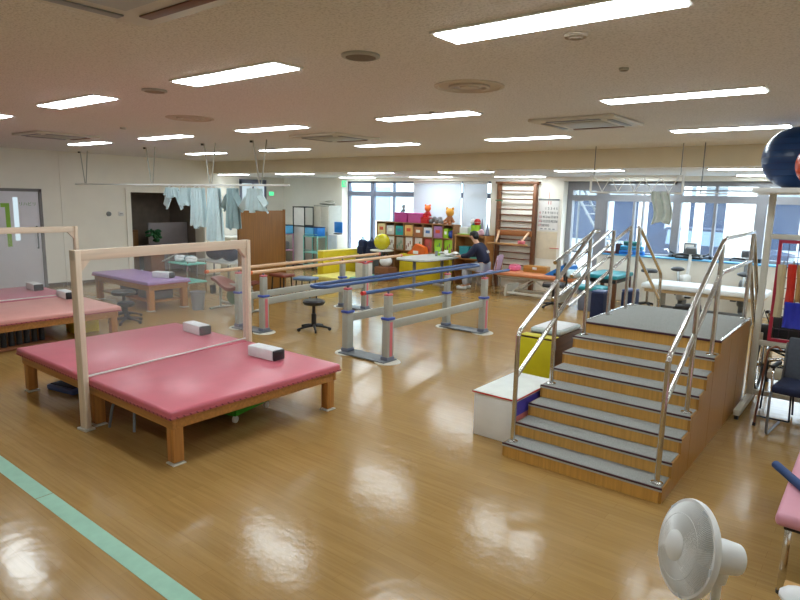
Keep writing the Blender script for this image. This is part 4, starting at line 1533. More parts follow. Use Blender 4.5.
B().tube([(-hw + .12, -.1, 2.05), (-hw + .12, -.3, 2.05), (-hw + .3, -.3, 2.04)], .012).to('hook', mat('green_hook', (50, 110, 70), .5), t)
B().box(hw - .15, -.36, 1.115, .16, .1, .075, .02).to('hand_grip', C_PINKCAP, t)

# ---- calendar
cx0, cz1 = onwall(539.5, 199, YW)
cx1, cz0 = onwall(557.5, 231, YW)
t = E('wall_calendar', 'large white wall calendar with rows of black numbers', 'calendar', ((cx0 + cx1) / 2, YW - .002, (cz0 + cz1) / 2))
cw, chh = cx1 - cx0, cz1 - cz0
B().box(0, -.004, 0, cw, .006, chh).to('sheet', C_PAPER, t)
B().box(0, -.012, chh / 2 - .01, cw + .02, .014, .03, .004).to('hanging_strip', C_GREYMET, t)
B().cyl((0, -.008, chh / 2), (0, -.008, chh / 2 + .16), .004, seg=6).to('cord', C_RED, t)
text_mesh('month_numeral', '11', .11, C_RED, t, (.02, -.009, chh * .38))
ink = C_BLACK
for r in range(5):
    s_blk, s_red = '', ''
    for c in range(7):
        d_ = r * 7 + c - 1
        if 1 <= d_ <= 30:
            z = chh * (.2 - r * .135)
            text_mesh('day_number', str(d_), .075, C_RED if c == 0 else ink, t, (-cw * .41 + c * cw * .137, -.009, z))
b = B()
for k in range(4):
    b.box(-cw * .3 + k * cw * .2, -.008, -chh * .45, cw * .12, .002, .02)
b.to('bottom_print', C_GREY, t)
st(B().b2(cx0 - .02, cx1 + .0, YW - .008, YW, .75, cz0 - .03).to('trim_5', mat('wall_panel_cream', (222, 208, 180), .7)))
tag(B().b2(-.11, .11, -.02, 0, -.006, .006).to('wall_hook_rail', C_RED, loc=(onwall(554, 251, YW)[0], YW - .0, 1.0)), 'thin red strip on wall below the calendar', 'hook rail')

# ---- emergency exit sign
ex, ez = onwall(352, 183, YW - .05)
t = E('exit_sign', 'small green lit emergency exit sign above window corner', 'exit sign', (-12.35, YW - .03, 2.42))
B().box(0, 0, 0, .2, .05, .2, .006).to('housing', C_WHITE, t)
B().box(0, -.027, 0, .18, .004, .18).to('lit_panel', emit('exit_green', (0.10, 0.75, 0.30), 1.6), t)
b = B()
b.sph((-.01, -.03, .05), .016, .002, .016, 8)
b.cyl((-.01, -.03, .03), (.0, -.03, -.01), .011, seg=6)
b.cyl((0, -.03, -.01), (.04, -.03, -.05), .008, seg=6)
b.cyl((0, -.03, -.01), (-.04, -.03, -.05), .008, seg=6)
b.cyl((-.01, -.03, .025), (.04, -.03, .01), .007, seg=6)
b.box(.06, -.03, 0, .03, .003, .13)
b.to('running_figure', C_WHITE, t)
t = E('exit_sign', 'small green exit sign on far left wall behind the gowns', 'exit sign', (XL2 + .03, 12.45, 2.1))
B().box(0, 0, 0, .04, .2, .14, .006).to('housing', C_WHITE, t)
B().box(.022, 0, 0, .004, .18, .12).to('lit_panel', MATS['exit_green'], t)

# ---- back-left storage
SYB = 12.62
t = E('tall_cabinet', 'tall pale grey cabinet in the back left corner', 'cabinet', (-12.75, 12.68, 0))
B().box(0, 0, .9, .62, .5, 1.8, .01).to('body', C_LGREY, t)
for s in (-.155, .155):
    q = B().box(s, -.256, .9, .295, .015, 1.72, .004).to('door', C_OFFW, t)
    B().box(s * .2, -.27, .95, .015, .02, .14, .004).to('handle', C_GREYMET, q)
tag(B().sph((0, 0, .04), .3, .16, .05, 14).sph((.1, 0, .1), .16, .12, .03, 12).to('folded_sheet', C_LGREY, loc=(-12.75, 12.68, 1.81)), 'crumpled pale sheet on top of the tall cabinet', 'cloth')
t = E('tall_rack', 'tall white panelled rack with black frame before the cabinet', 'rack', (-13.36, 12.3, 0))
for a in (-.24, .24):
    for b_ in (-.17, .17):
        B().cyl((a, b_, 0), (a, b_, 1.74), .018).to('upright', C_BLACK, t)
for z in (.06, 1.18, 1.72):
    b = B()
    b.b2(-.25, .25, -.19, -.15, z, z + .03)
    b.b2(-.25, .25, .15, .19, z, z + .03)
    b.b2(-.25, -.22, -.15, .15, z, z + .03)
    b.b2(.22, .25, -.15, .15, z, z + .03)
    b.to('crossbar', C_BLACK, t)
B().b2(-.22, .22, -.165, -.15, .09, 1.18).to('lower_panel', C_WHITE, t)
B().b2(-.22, .22, -.165, -.15, 1.21, 1.72).to('upper_panel', C_WHITE, t)


def cart(lab, x, y, m, w, h):
    e = E('utility_cart', lab, 'cart', (x, y, 0))
    for a in (-1, 1):
        for b_ in (-1, 1):
            l = B().cyl((a * w / 2, b_ * .17, .06), (a * w / 2, b_ * .17, h), .016).to('upright', m, e)
            B().cyl((a * w / 2 - .012, b_ * .17, .03), (a * w / 2 + .012, b_ * .17, .03), .03).to('caster', C_BLACK, l)
    for z in (.12, h * .5, h - .03):
        B().box(0, 0, z, w + .02, .38, .025, .006).to('shelf', m, e)
        B().tube([(-w / 2, -.18, z + .07), (w / 2, -.18, z + .07)], .007, 6).to('rail', m, e)
    return e


cart('pale pink steel cart in the back left corner', -13.75, 11.85, mat('cart_pink', (214, 160, 190), .45), .5, .98)
cart('pale teal wire cart before the tall cabinet', -12.62, 12.05, mat('cart_teal', (130, 196, 186), .45), .55, .96)
for x, y, z, sx, m, lab in ((-13.85, 11.85, .968, .26, C_BLUE, 'blue crate at left on the pink cart'), (-13.56, 11.85, .968, .2, C_SKYB, 'sky blue crate at right on the pink cart'), (-12.7, 12.05, .948, .34, C_SKYB, 'sky blue crate on left of the teal cart'), (-12.43, 12.05, .948, .15, C_BLUE, 'blue crate on right of the teal cart')):
    e = E('storage_crate', lab, 'crate', (x, y, z))
    B().box(0, 0, .12, sx, .3, .24, .015).to('crate_body', m, e)
    B().box(0, 0, .245, sx + .02, .32, .02, .006).to('rim', C_NAVY, e)
t = E('dark_tote', 'dark tote on the bottom shelf of pink cart', 'bag', (-13.75, 11.85, .5025))
B().box(0, 0, .12, .34, .26, .24, .05, seg=3).to('tote_body', C_GREYMET, t)
B().tube([(-.08, 0, .23), (-.05, 0, .3), (.05, 0, .3), (.08, 0, .23)], .01).to('handle', C_BLACK, t)
t = E('white_fridge', 'white small fridge in the corner beside the window reveal', 'fridge', (-12.1, 12.45, 0))
B().box(0, 0, .5, .36, .42, 1.0, .015).to('body', C_WHITE, t)
B().box(0, -.22, .52, .34, .02, .92, .008).to('door', mat('fridge_blue_white', (204, 220, 236), .35), t)
t = E('monitor', 'blue tinted monitor standing on top of the white fridge', 'monitor', (-12.1, 12.45, 1.0))
B().box(0, 0, .02, .2, .16, .03, .008).to('foot', C_BLACK, t)
B().box(0, .02, .20, .3, .04, .3, .01).to('screen_case', C_BLUE, t)

# ================================================================== BEDS, BIKES by the windows
t = E('therapy_bed', 'orange brown therapy bed on white steel lattice frame', 'bed', (-5.72, 12.0, 0))
B().box(0, 0, .485, 1.9, .66, .075, .025, seg=3).to('mattress', mat('bed_tan', (206, 130, 86), .4), t)
b = B()
b.box(0, 0, .425, 1.7, .5, .045, .006)
for s in (-.22, .22):
    b.box(0, s, .08, 1.25, .045, .05, .006)
b.to('frame', C_OFFW, t)
for s in (-.22, .22):
    for q in (-1, 1):
        B().tube([(q * .5, s, .1), (q * .02, s, .41)], .016, 6).to('lattice_bar', C_OFFW, t)
for a in (-.62, .62):
    B().box(a, 0, .12, .05, .56, .24, .008).to('end_foot', C_OFFW, t)
t = E('pillow_roll', 'pink folded cushion on orange brown bed', 'cushion', (-6.35, 12.12, .5225))
B().box(0, 0, .06, .2, .26, .12, .04, seg=3).to('pad', mat('hot_pink', (226, 110, 150), .6), t)
B().box(0, 0, .125, .16, .2, .03, .012).to('folded_layer', C_PINK, t)
t = E('wooden_box', 'long brown wooden box lying on orange brown bed', 'box', (-5.85, 12.18, .5225))
B().box(0, 0, .07, .55, .2, .14, .01).to('box_body', wood('box_wood', (176, 122, 50), .5, 'x'), t)
B().box(0, -.11, .09, .1, .012, .05, .004).to('handle_label', C_WHITE, t)
t = E('wedge_cushion', 'bright blue wedge cushion on right end of orange bed', 'cushion', (-5.22, 12.1, .5225))
B().prism([(-.32, 0), (.25, 0), (.22, .22), (.1, .25)], 'y', -.2, .2).to('foam', C_BLUE, t)
B().box(-.05, -.205, .03, .12, .012, .05, .003).to('tag', C_BLACK, t)
t = E('bolster', 'pale blue round bolster beside the blue wedge', 'cushion', (-4.9, 11.79, .5225))
B().cyl((-.06, -.1, .09), (.12, .1, .09), .09, seg=18).to('roll', C_GOWN, t)
B().cyl((-.065, -.105, .09), (-.06, -.1, .09), .05, seg=14).to('end_button', C_GREY, t)

t = E('treatment_table', 'teal topped treatment table behind the stair handrails', 'table', (-4.28, 12.2, 0))
B().box(0, 0, .62, .66, 1.0, .08, .025, seg=3).to('padded_top', C_TEAL, t)
for a in (-.27, .27):
    for b_ in (-.42, .42):
        B().box(a, b_, .29, .07, .07, .58, .006).to('leg', C_LADDER, t)
B().box(0, 0, .53, .6, .92, .06, .006).to('apron', C_BLACK, t)
t = E('folded_mat', 'teal folded exercise mat stacked low beside the teal table', 'mat', (-4.3, 11.35, 0))
B().box(0, 0, .2, .4, .3, .4, .03).to('base_pad', C_DFRAME, t)
B().box(0, 0, .44, .56, .42, .08, .03, seg=3).to('top_pad', C_TEAL, t)
for x, y, h, lab in ((-3.36, 9.25, .68, 'navy padded box behind stairs, nearer the stair top'), (-2.93, 9.35, .74, 'navy padded box behind stairs, next to far handrail post')):
    e = E('padded_box', lab, 'box', (x, y, 0))
    B().box(0, 0, h / 2, .2, .26, h, .03, seg=3).to('box_body', C_NAVY, e)
    B().box(0, 0, h + .012, .19, .25, .03, .012).to('top_pad', mat('slate_pad', (56, 74, 120), .5), e)
t = E('office_chair', 'black office chair with star base behind left handrail', 'chair', (-4.98, 11.15, 0), .4)
B().box(0, 0, .44, .42, .42, .07, .03, seg=3).to('seat', C_BVINYL, t)
B().box(.2, 0, .72, .05, .38, .36, .024, seg=3).to('backrest', C_BVINYL, t)
B().tube([(.05, 0, .41), (.24, 0, .44), (.24, 0, .62)], .018, fillet=.05).to('back_bar', C_BLACK, t)
B().cyl((0, 0, .08), (0, 0, .41), .028).to('column', C_BLACK, t)
star_base(t, .27, .02)

t = E('white_bed', 'white sheeted therapy bed behind the staircase platform', 'bed', (-2.45, 11.95, 0))
B().box(0, 0, .555, 2.0, .78, .10, .03, seg=3).to('mattress', mat('white_sheet', (226, 232, 236), .75, var=.03, scale=12, bump=.05), t)
B().box(0, 0, .475, 1.9, .68, .06, .01).to('frame', mat('bed_beige', (206, 180, 140), .5), t)
for a in (-.75, .75):
    B().box(a, 0, .25, .08, .5, .40, .01).to('leg_panel', C_OFFW, t)
    B().box(a, 0, .03, .10, .66, .06, .01).to('foot', C_GREYMET, t)
B().box(0, 0, .14, 1.5, .08, .06, .01).to('base_beam', C_GREYMET, t)
tag(B().box(-.05, 0, .15, .4, .3, .24, .03).cyl((-.2, -.1, .27), (.2, -.1, .3), .05).to('lift_motor', C_BLACK, loc=(-2.55, 11.42, 0)), 'dark lifting gear lying under the white bed edge', 'machine')
def bike(lab, x, y, rz, m):
    e = E('exercise_bike', lab, 'exercise bike', (x, y, 0), rz)
    B().box(0, 0, .45, .34, .16, .5, .06, seg=3).to('drive_housing', m, e)
    f = B()
    f.tube([(-.38, -.22, .03), (-.38, .22, .03)], .025)
    f.tube([(.38, -.22, .03), (.38, .22, .03)], .025)
    f.box(0, 0, .07, .8, .07, .06, .01)
    f.box(0, 0, .15, .2, .1, .14, .02)
    f.to('base_frame', C_GREYMET, e)
    B().cyl((-.22, 0, .5), (-.3, 0, .80), .025).to('seat_post', C_CHROME, e)
    B().sph((-.32, 0, .83), .15, .12, .045, 14).to('saddle', C_BLACK, e)
    B().cyl((.1, 0, .6), (.2, 0, 1.08), .03).to('handle_post', m, e)
    B().tube([(-.02, -.26, 1.05), (.16, -.24, 1.08), (.2, 0, 1.06), (.16, .24, 1.08), (-.02, .26, 1.05)], .018, fillet=.08).to('handlebar', C_BLACK, e)
    B().box(.22, 0, 1.16, .07, .2, .14, .015, (0, -.5, 0)).to('console', C_GREYMET, e)
    for s in (-1, 1):
        q = B().cyl((0, s * .1, .35), (s * .12, s * .1, .28), .014).to('crank', C_CHROME, e)
        B().box(s * .12, s * .15, .28, .09, .1, .03, .008).to('pedal', C_BLACK, q)
    return e


bike('white exercise bike between white bed and window', -2.98, 12.68, 1.4, C_WHITE)
bike('grey exercise bike behind white bed, right of the stairs', -1.95, 12.68, 1.7, C_GREYMET)
t = E('rolling_stool', 'small dark round stool left of the white bed', 'stool', (-3.62, 12.6, 0))
B().lathe([(0, .70), (.15, .70), (.16, .73), (.13, .76), (0, .76)], seg=22).to('seat', C_BVINYL, t)
B().cyl((0, 0, .08), (0, 0, .70), .025).to('column', C_CHROME, t)
star_base(t, .2, .02)
# console on the sill (small pulley trainer)
t = E('tabletop_ergometer', 'dark hand ergometer with black handles standing on window sill', 'machine', (-3.02, 13.09, .98))
B().box(0, 0, .02, .5, .16, .04, .01).to('base', C_BLACK, t)
B().box(0, 0, .18, .22, .12, .28, .02).to('housing', C_GREYMET, t)
B().box(0, -.065, .24, .16, .012, .09, .004).to('display', C_WHITE, t)
for s in (-1, 1):
    B().tube([(s * .1, 0, .1), (s * .28, -.02, .08), (s * .36, -.02, .12)], .016).to('handle', C_BLACK, t)

# stacked pads on the sill
for k, (w, m, lab) in enumerate(((.50, C_BLUE, 'blue pad at the bottom of the stack on window sill'), (.46, mat('cyan_pad', (50, 150, 200), .45), 'cyan blue pad in the middle of sill stack'), (.34, mat('deep_green_pad', (20, 110, 110), .45), 'green pad on top of the stack on window sill'))):
    e = E('foam_pad', lab, 'pad', (onwall(632, 250, 13.08)[0], 13.08, .98 + k * .095))
    B().box(0, 0, .046, w, .15, .088, .02, seg=3).to('pad', m, e)
    B().box(0, -.076, .046, w * .9, .004, .012).to('seam', C_NAVY, e)
t = E('dark_case', 'small dark maroon case beside the sill pads', 'case', (onwall(620, 247, 13.08)[0] - .02, 13.08, .98))
B().box(0, 0, .11, .12, .14, .22, .02).to('case_body', mat('maroon_case', (48, 28, 40), .5), t)
B().tube([(-.03, 0, .22), (-.02, 0, .25), (.02, 0, .25), (.03, 0, .22)], .006).to('handle', C_BLACK, t)
tag(B().box(0, 0, .025, .34, .14, .05, .015).to('red_strap', C_BROWNV, loc=(onwall(611, 252, 13.08)[0] - .03, 13.08, .98)), 'dark red flat strap on sill left of the pads', 'strap')

# ---- lattice truss hung from the beam
t = E('hanging_lattice', 'white steel lattice bar hung from ceiling before the windows', 'lattice', (-2.97, 9.25, 2.2))
b = B()
for z in (0, .24):
    b.tube([(-.66, 0, z), (.66, 0, z)], .014, 8)
b.to('chord', C_WHITE, t)
n = 5
for k in range(n):
    x0_ = -.6 + k * 1.2 / n
    b = B()
    b.tube([(x0_, 0, .23), (x0_ + .12, 0, .01), (x0_ + .24, 0, .23)], .01, 6)
    b.to('zigzag_bar', C_WHITE, t)
for s in (-.66, .66):
    B().cyl((s, 0, 0), (s, 0, .26), .016).to('end_bar', C_WHITE, t)
    B().cyl((s * .94, 0, .24), (s * .94, 0, ZC - 2.2), .006, seg=6).to('hanger_cable', C_GREYMET, t)
# horizontal rail to the right of it with a draped cloth
t = E('hanging_rail', 'thin steel rail hung from ceiling right of the lattice', 'rail', (-1.6, 9.25, 2.2))
B().tube([(-.50, 0, 0), (1.4, 0, 0)], .007, 8).to('rail_bar', C_WHITE, t)
for s in (-.47, 1.3):
    B().cyl((s, 0, 0), (s, 0, ZC - 2.2), .007, seg=6).to('hanger_cable', C_GREYMET, t)
t = E('hanging_cloth', 'pale green cloth draped from the white lattice bar', 'cloth', (-2.56, 9.25, 1.80))
B().cloth(lambda u, v: (-.13 + .26 * u + .03 * math.sin(v * 5), .03 * math.sin(u * 16) - .03, .42 * v - .1 * abs(u - .5) * (1 - v)), 24, 10, .012).to('cloth_body', mat('pale_sage', (206, 216, 210), .85, var=.1, scale=12), t)
B().tube([(-.1, -.02, .40), (.1, -.02, .40)], .018, 8).to('rolled_edge', C_TOWEL, t)

# ================================================================== MOBILE RACK at the right with balls and bands
RX, RY = -.93, 7.15
t = E('mobile_rack', 'tall white mobile rack with red mesh frame at right edge', 'rack', (RX + .8, RY, 0))
w = .8
for s in (-1, 1):
    B().box(s * w, 0, 1.13, .06, .06, 2.08, .008).to('upright', C_OFFW, t)
    q = B().box(s * w, -.235, .075, .06, .92, .06, .008).to('foot', C_OFFW, t)
    for y in (-.66, .19):
        B().cyl((s * w - .015, y, .03), (s * w + .015, y, .03), .03).to('caster', C_BLACK, q)
B().box(0, -.05, 2.195, 2 * w + .22, .95, .05, .008).to('top_shelf', C_WHITE, t)
for z in (1.75, .66, .13):
    B().box(0, 0, z, 2 * w - .06, .045, .05, .006).to('crossbar', C_OFFW, t)
b = B()
b.b2(-w + .10, w - .10, -.02, .02, 1.69, 1.72)
b.b2(-w + .10, w - .10, -.02, .02, .69, .72)
b.b2(-w + .10, -w + .13, -.02, .02, .72, 1.69)
b.b2(w - .13, w - .10, -.02, .02, .72, 1.69)
b.to('red_frame', mat('crimson_frame', (176, 36, 62), .45), t)
b = B()
k = 0
x = -w + .19
while x < w - .1:
    b.cyl((x, 0, .72), (x, 0, 1.69), .0035, seg=6)
    x += .085
z = .82
while z < 1.66:
    b.cyl((-w + .11, .004, z), (w - .11, .004, z), .0035, seg=6)
    z += .105
b.to('wire_mesh', mat('dark_wire', (60, 40, 60), .5), t)
BX = RX
bands = [(.165, .075, 1.48, .95, (206, 190, 150), 'beige'), (.25, .08, 1.49, 1.08, (206, 50, 34), 'red'), (.315, .035, 1.49, 1.12, (196, 150, 90), 'tan'), (.36, .05, 1.49, 1.10, (130, 24, 40), 'dark red'), (.43, .07, 1.46, 1.14, (28, 110, 60), 'green')]
for x, w_, z1, z0, c, nm in bands:
    e = E('exercise_band', '%s exercise band hanging on upper part of rack mesh' % nm, 'band', (BX + x, RY - .055, z0), 0, 'bands hanging on the rack')
    B().cloth(lambda u, v: ((u - .5) * w_ * (1 - .2 * v), .008 * math.sin(u * 9 + v * 2) + .012 * math.sin(v * 4), (z1 - z0) * v), 8, 10, .018).to('band_loop', mat('band_' + nm.replace(' ', '_'), c, .5), e)
    B().tube([(0, 0, z1 - z0 - .01), (0, .02, z1 - z0 + .03), (0, .052, z1 - z0 + .02)], .006, 6).to('hook', C_CHROME, e)
for x, w_, z1, z0, c, nm in ((.30, .16, 1.12, .86, (40, 50, 170), 'blue'), (.45, .12, 1.12, .82, (226, 196, 40), 'yellow')):
    e = E('exercise_band', '%s exercise band hanging on lower part of rack mesh' % nm, 'band', (BX + x, RY - .10, z0), 0, 'bands hanging on the rack')
    B().cloth(lambda u, v: ((u - .5) * w_, .008 * math.sin(u * 12) + .01 * math.sin(v * 4), (z1 - z0) * v), 10, 8, .018).to('band_loop', mat('band_' + nm, c, .5), e)
    B().tube([(0, 0, z1 - z0 - .01), (0, .03, z1 - z0 + .03), (0, .098, z1 - z0 + .02)], .006, 6).to('hook', C_CHROME, e)
t = E('gym_ball', 'big dark blue gym ball on top of the rack', 'ball', (-.78, 7.22, 2.22))
B().sph((0, 0, .30), .30, seg=40).to('ball', mat('gym_blue', (22, 64, 116), .28, var=.05), t)
b = B()
for k in range(7):
    z = -.18 + .06 * k
    r = math.sqrt(.301 ** 2 - z * z)
    b.tube([(r * math.cos(a * PI / 20), r * math.sin(a * PI / 20), .30 + z) for a in range(40)], .0022, 5, True)
b.to('ridges', mat('gym_blue_ridge', (20, 46, 92), .3), t)
t = E('gym_ball', 'orange red ball in front of the blue one on rack top', 'ball', (-.525, 6.70, 2.22))
B().sph((0, 0, .205), .205, seg=32).to('ball', mat('ball_orange', (216, 76, 40), .22), t)
B().lathe([(0, 0), (.015, 0), (.015, .01), (0, .01)], c=(0, 0, .405), seg=12).to('valve', C_WHITE, t)


def wheelchair(lab, x, y, rz, seatm, r=.28, back=True):
    e = E('wheelchair', lab, 'wheelchair', (x, y, 0), rz)
    for s in (-.27, .27):
        wl = B().tube([(r * math.cos(a * PI / 14), s, r + .012 + r * math.sin(a * PI / 14)) for a in range(28)], .016, 8, True).to('rear_wheel', C_BLACK, e)
        sp = B()
        for a in range(8):
            sp.cyl((0, s, r + .012), (r * math.cos(a * PI / 4), s, r + .012 + r * math.sin(a * PI / 4)), .003, seg=5)
        sp.cyl((0, s - .03, r + .012), (0, s + .03, r + .012), .03)
        sp.tube([(.86 * r * math.cos(a * PI / 12), s * 1.07, r + .012 + .86 * r * math.sin(a * PI / 12)) for a in range(24)], .007, 6, True)
        sp.to('spokes', C_CHROME, wl)
        B().cyl((.42, s * .82 - .014, .075), (.42, s * .82 + .014, .075), .075).to('front_caster', C_BLACK, e)
        f = B()
        f.tube([(-.16, s * .82, .92), (-.06, s * .82, .88), (-.02, s * .82, .3), (.42, s * .82, .3), (.42, s * .82, .08)], .013, fillet=.05)
        f.tube([(-.02, s * .82, .68), (.32, s * .82, .68), (.36, s * .82, .3)], .013, fillet=.05)
        f.tube([(.0, s * .82, .47), (.44, s * .82, .47), (.56, s * .82, .12)], .013, fillet=.05)
        f.to('side_frame', C_CHROME, e)
        B().box(.15, s * .82, .70, .28, .05, .035, .012).to('armrest', C_BLACK, e)
        B().box(.60, s * .5, .11, .13, .13, .015, .005, (0, -.3, 0)).to('footplate', C_BLACK, e)
        B().cyl((-.16, s * .82, .92), (-.26, s * .82, .93), .018).to('push_handle', C_BLACK, e)
    B().box(.2, 0, .475, .42, .40, .03, .01).to('seat', seatm, e)
    B().box(-.045, 0, .69, .025, .40, .36, .01).to('backrest', seatm, e)
    f = B()
    f.tube([(.15, -.22, .3), (.15, .22, .46)], .012)
    f.tube([(.15, .22, .3), (.15, -.22, .46)], .012)
    f.tube([(0, -.27, r + .012), (0, .27, r + .012)], .012)
    f.to('cross_brace', C_BLACK, e)
    return e


wheelchair('folded black wheelchair standing between staircase and white rack', -.68, 7.76, PI / 2, C_BVINYL)
wheelchair('wheelchair with pale blue seat behind the rack frame', -.12, 9.3, PI * .6, mat('pale_blue_seat', (170, 190, 220), .7))
# bag hanging by the handle
t = E('shoulder_bag', 'dark and pale bag hanging at the wheelchair by the stairs', 'bag', (-.9, 7.42, .60))
B().box(0, 0, .1, .16, .12, .22, .04, seg=3).to('bag_body', C_BLACK, t)
B().box(-.03, -.065, .06, .07, .02, .14, .008).to('pale_pocket', C_OFFW, t)
B().tube([(-.05, 0, .2), (-.02, 0, .36), (.05, 0, .2)], .008).to('strap', C_BLACK, t)

t = E('reception_chair', 'dark grey chair with chrome frame in front of the rack', 'chair', (-.38, 6.38, 0), -.1)
B().box(0, .17, .66, .46, .05, .40, .02, (-.16, 0, 0), 3).to('backrest', mat('dark_grey_fabric', (70, 76, 86), .8, var=.1, scale=40), t)
B().box(0, -.02, .45, .48, .46, .08, .03, seg=3).to('seat', C_NAVY, t)
for s in (-.24, .24):
    B().tube([(s, .22, .80), (s, .16, .42), (s, -.24, .40), (s, -.22, .012), (s, .24, .012)], .012, fillet=.06).to('side_frame', C_GREYMET, t)
    B().box(s * 1.12, 0, .62, .04, .26, .03, .01).to('armrest', C_BLACK, t)
    B().tube([(s, .19, .56), (s * 1.12, .13, .6), (s * 1.12, -.1, .6), (s, -.2, .41)], .010, fillet=.04).to('arm_bar', C_CHROME, t)
t = E('walking_stick', 'thin wooden walking stick leaning by dark grey chair', 'walking stick', (-.77, 6.42, 0))
B().tube([(0, 0, .015), (.03, .06, .66), (.04, .08, .74), (.10, .10, .77), (.14, .10, .73)], .009, 8, fillet=.04).to('shaft', wood('stick_wood', (120, 72, 48), .4, 'z'), t)
B().cyl((-.001, -.002, 0), (.001, .003, .03), .014).to('rubber_tip', C_BLACK, t)
t = E('walker', 'black wire walker with pale parts under the rack', 'walker', (-.66, 6.85, 0))
for s in (-.14, .14):
    B().tube([(s, -.14, .012), (s * .8, -.05, .55), (s * .8, .1, .55), (s, .13, .012)], .009, fillet=.05).to('leg_loop', C_BLACK, t)
B().tube([(-.14, -.14, .012), (.14, -.14, .012)], .008).to('cross_rod', C_BLACK, t)
B().box(0, .03, .42, .2, .16, .1, .03, seg=3).to('seat_pad', C_OFFW, t)
B().box(.05, -.06, .34, .09, .05, .1, .015).to('green_pouch', C_LIME, t)
B().tube([(-.112, .02, .55), (0, .02, .58), (.112, .02, .55)], .012).to('hand_rail', C_CHROME, t)
# white shelf items under rack crossbar
t = E('storage_tray', 'white tray resting on the floor under the rack', 'tray', (.35, 7.62, 0))
b = B()
b.box(0, 0, .02, .8, .4, .03, .006)
for s in (-1, 1):
    b.box(s * .39, 0, .09, .02, .4, .14, .004)
    b.box(0, s * .19, .09, .8, .02, .14, .004)
b.to('tray_body', C_LGREY, t)
B().box(0, 0, .10, .7, .3, .1, .03).to('linen', C_GOWN, t)

# ================================================================== RIGHT FOREGROUND
t = E('padded_bench', 'pink padded bench with steel legs at right edge', 'bench', (.03, 4.23, 0))
B().box(0, 0, .44, .62, 1.36, .07, .025, seg=3).to('seat_pad', mat('soft_pink_vinyl', (214, 150, 168), .4, var=.04), t)
B().box(0, 0, .39, .54, 1.26, .03, .004).to('under_frame', C_BLACK, t)
for a in (-.25, .25):
    for b_ in (-.60, .60):
        l = B().box(a, b_, .198, .035, .035, .36, .004).to('leg', C_CHROME, t)
        B().cyl((a, b_, 0), (a, b_, .02), .022).to('rubber_foot', C_BLACK, l)
t = E('blue_handle_bar', 'blue padded bar lying across the pink bench', 'bar', (-.17, 3.88, .475))
B().cyl((-.19, .30, .026), (.14, -.225, .026), .025, seg=16).to('padded_grip', mat('royal_blue_foam', (22, 58, 112), .6), t)
B().cyl((.14, -.225, .026), (.18, -.29, .026), .014).to('steel_end', C_CHROME, t)
t = E('wooden_step', 'wooden step box at the bottom right corner', 'step', (.06, 3.22, 0))
B().box(0, 0, .215, .5, .3, .03, .006).to('top', wood('step_top', (206, 160, 96), .5, 'x'), t)
B().box(0, 0, .10, .44, .26, .20, .006).to('body', C_LEGX, t)
b = B()
b.sph((0, 0, .035), .1, .09, .04, 14)
b.sph((.05, .02, .05), .06, .06, .035, 12)
tag(b.to('crumpled_cloth', C_TOWEL, loc=(-.10, 3.17, .2305)), 'crumpled white cloth on the wooden step corner', 'cloth')

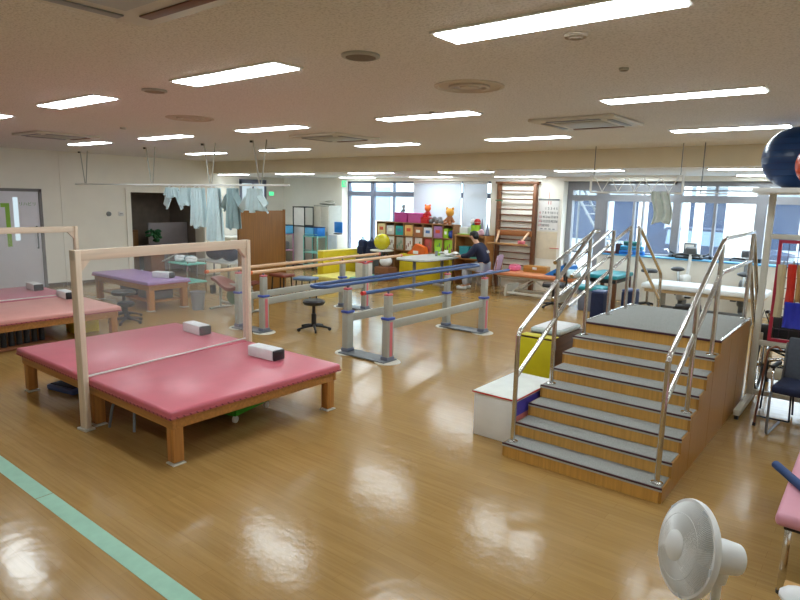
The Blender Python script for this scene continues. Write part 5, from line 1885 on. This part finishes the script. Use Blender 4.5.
# ---- fan
fx, fy, fz = -.415, 2.26, .822
nrm = Vector((-.702, -.605, .229)).normalized()
t = E('standing_fan', 'white standing fan in the foreground, bottom right', 'fan', (fx, fy, 0))
q = Vector((0, 0, 1)).rotation_difference(nrm).to_matrix().to_4x4()
hm = Matrix.Translation((0, 0, fz)) @ q
R0 = .168
b = B()
prof = lambda r: .05 * (1 - (r / R0) ** 2) ** .6 if r < R0 else 0
for k in range(150):
    a = 2 * PI * k / 150
    pts = []
    for i in range(7):
        r = .05 + (R0 - .05) * i / 6
        aa = a + .5 * (r - .05) / R0
        pts.append(hm @ Vector((r * math.cos(aa), r * math.sin(aa), .02 + prof(r))))
    b.tube(pts, .0022, 4)
for r in (.115,):
    b.tube([hm @ Vector((r * math.cos(2 * PI * k / 48), r * math.sin(2 * PI * k / 48), .02 + prof(r))) for k in range(48)], .0018, 4, True)
C_FAN = mat('fan_white', (232, 234, 234), .4, var=.02)
b.to('front_grille', C_FAN, t)
b = B()
for k in range(60):
    a = 2 * PI * k / 60
    pts = []
    for i in range(6):
        r = .06 + (R0 - .06) * i / 5
        pts.append(hm @ Vector((r * math.cos(a), r * math.sin(a), .015 - .055 * (1 - (r / R0) ** 2) ** .6 if r < R0 else .015)))
    b.tube(pts, .0016, 4)
b.to('rear_grille', C_FAN, t)
B().lathe([(R0 - .006, .004), (R0 + .004, .004), (R0 + .007, .016), (R0 + .004, .028), (R0 - .006, .028)], seg=56, mtx=hm).to('rim', C_FAN, t)
B().lathe([(0, .082), (.04, .080), (.054, .070), (.056, .06), (0, .06)], seg=36, mtx=hm).to('hub_cap', C_FAN, t)
bl = None
for k in range(5):
    b = B()
    def bf(u, v, k=k):
        a = 2 * PI * k / 5 + (v - .5) * .95 * (.6 + .5 * u)
        r = .03 + u * .14
        return tuple(hm @ Vector((r * math.cos(a), r * math.sin(a), .018 + .03 * (v - .5))))
    b.cloth(bf, 8, 8, .003)
    b.to('blade', mat('fan_blade', (214, 222, 228), .35, var=.02), t)
B().lathe([(0, -.02), (.035, -.02), (.035, .045), (0, .05)], seg=24, mtx=hm).to('blade_hub', C_FAN, t)
B().lathe([(0, -.19), (.035, -.19), (.056, -.175), (.062, -.12), (.062, -.05), (.05, -.04), (0, -.04)], seg=32, mtx=hm).to('motor_housing', C_FAN, t)
pv = hm @ Vector((0, 0, -.11))
B().cyl((pv.x, pv.y, 0.03), (pv.x, pv.y, pv.z - .05), .016).cyl((pv.x, pv.y, 0.03), (pv.x, pv.y, .5), .022).to('pole', C_FAN, t)
B().cyl((pv.x, pv.y, pv.z - .1), (pv.x, pv.y, pv.z - .03), .03, .04).to('neck', C_FAN, t)
B().lathe([(0, 0), (.18, 0), (.18, .012), (.10, .03), (.03, .05), (0, .05)], c=(pv.x, pv.y, 0), seg=36).to('base', C_FAN, t)
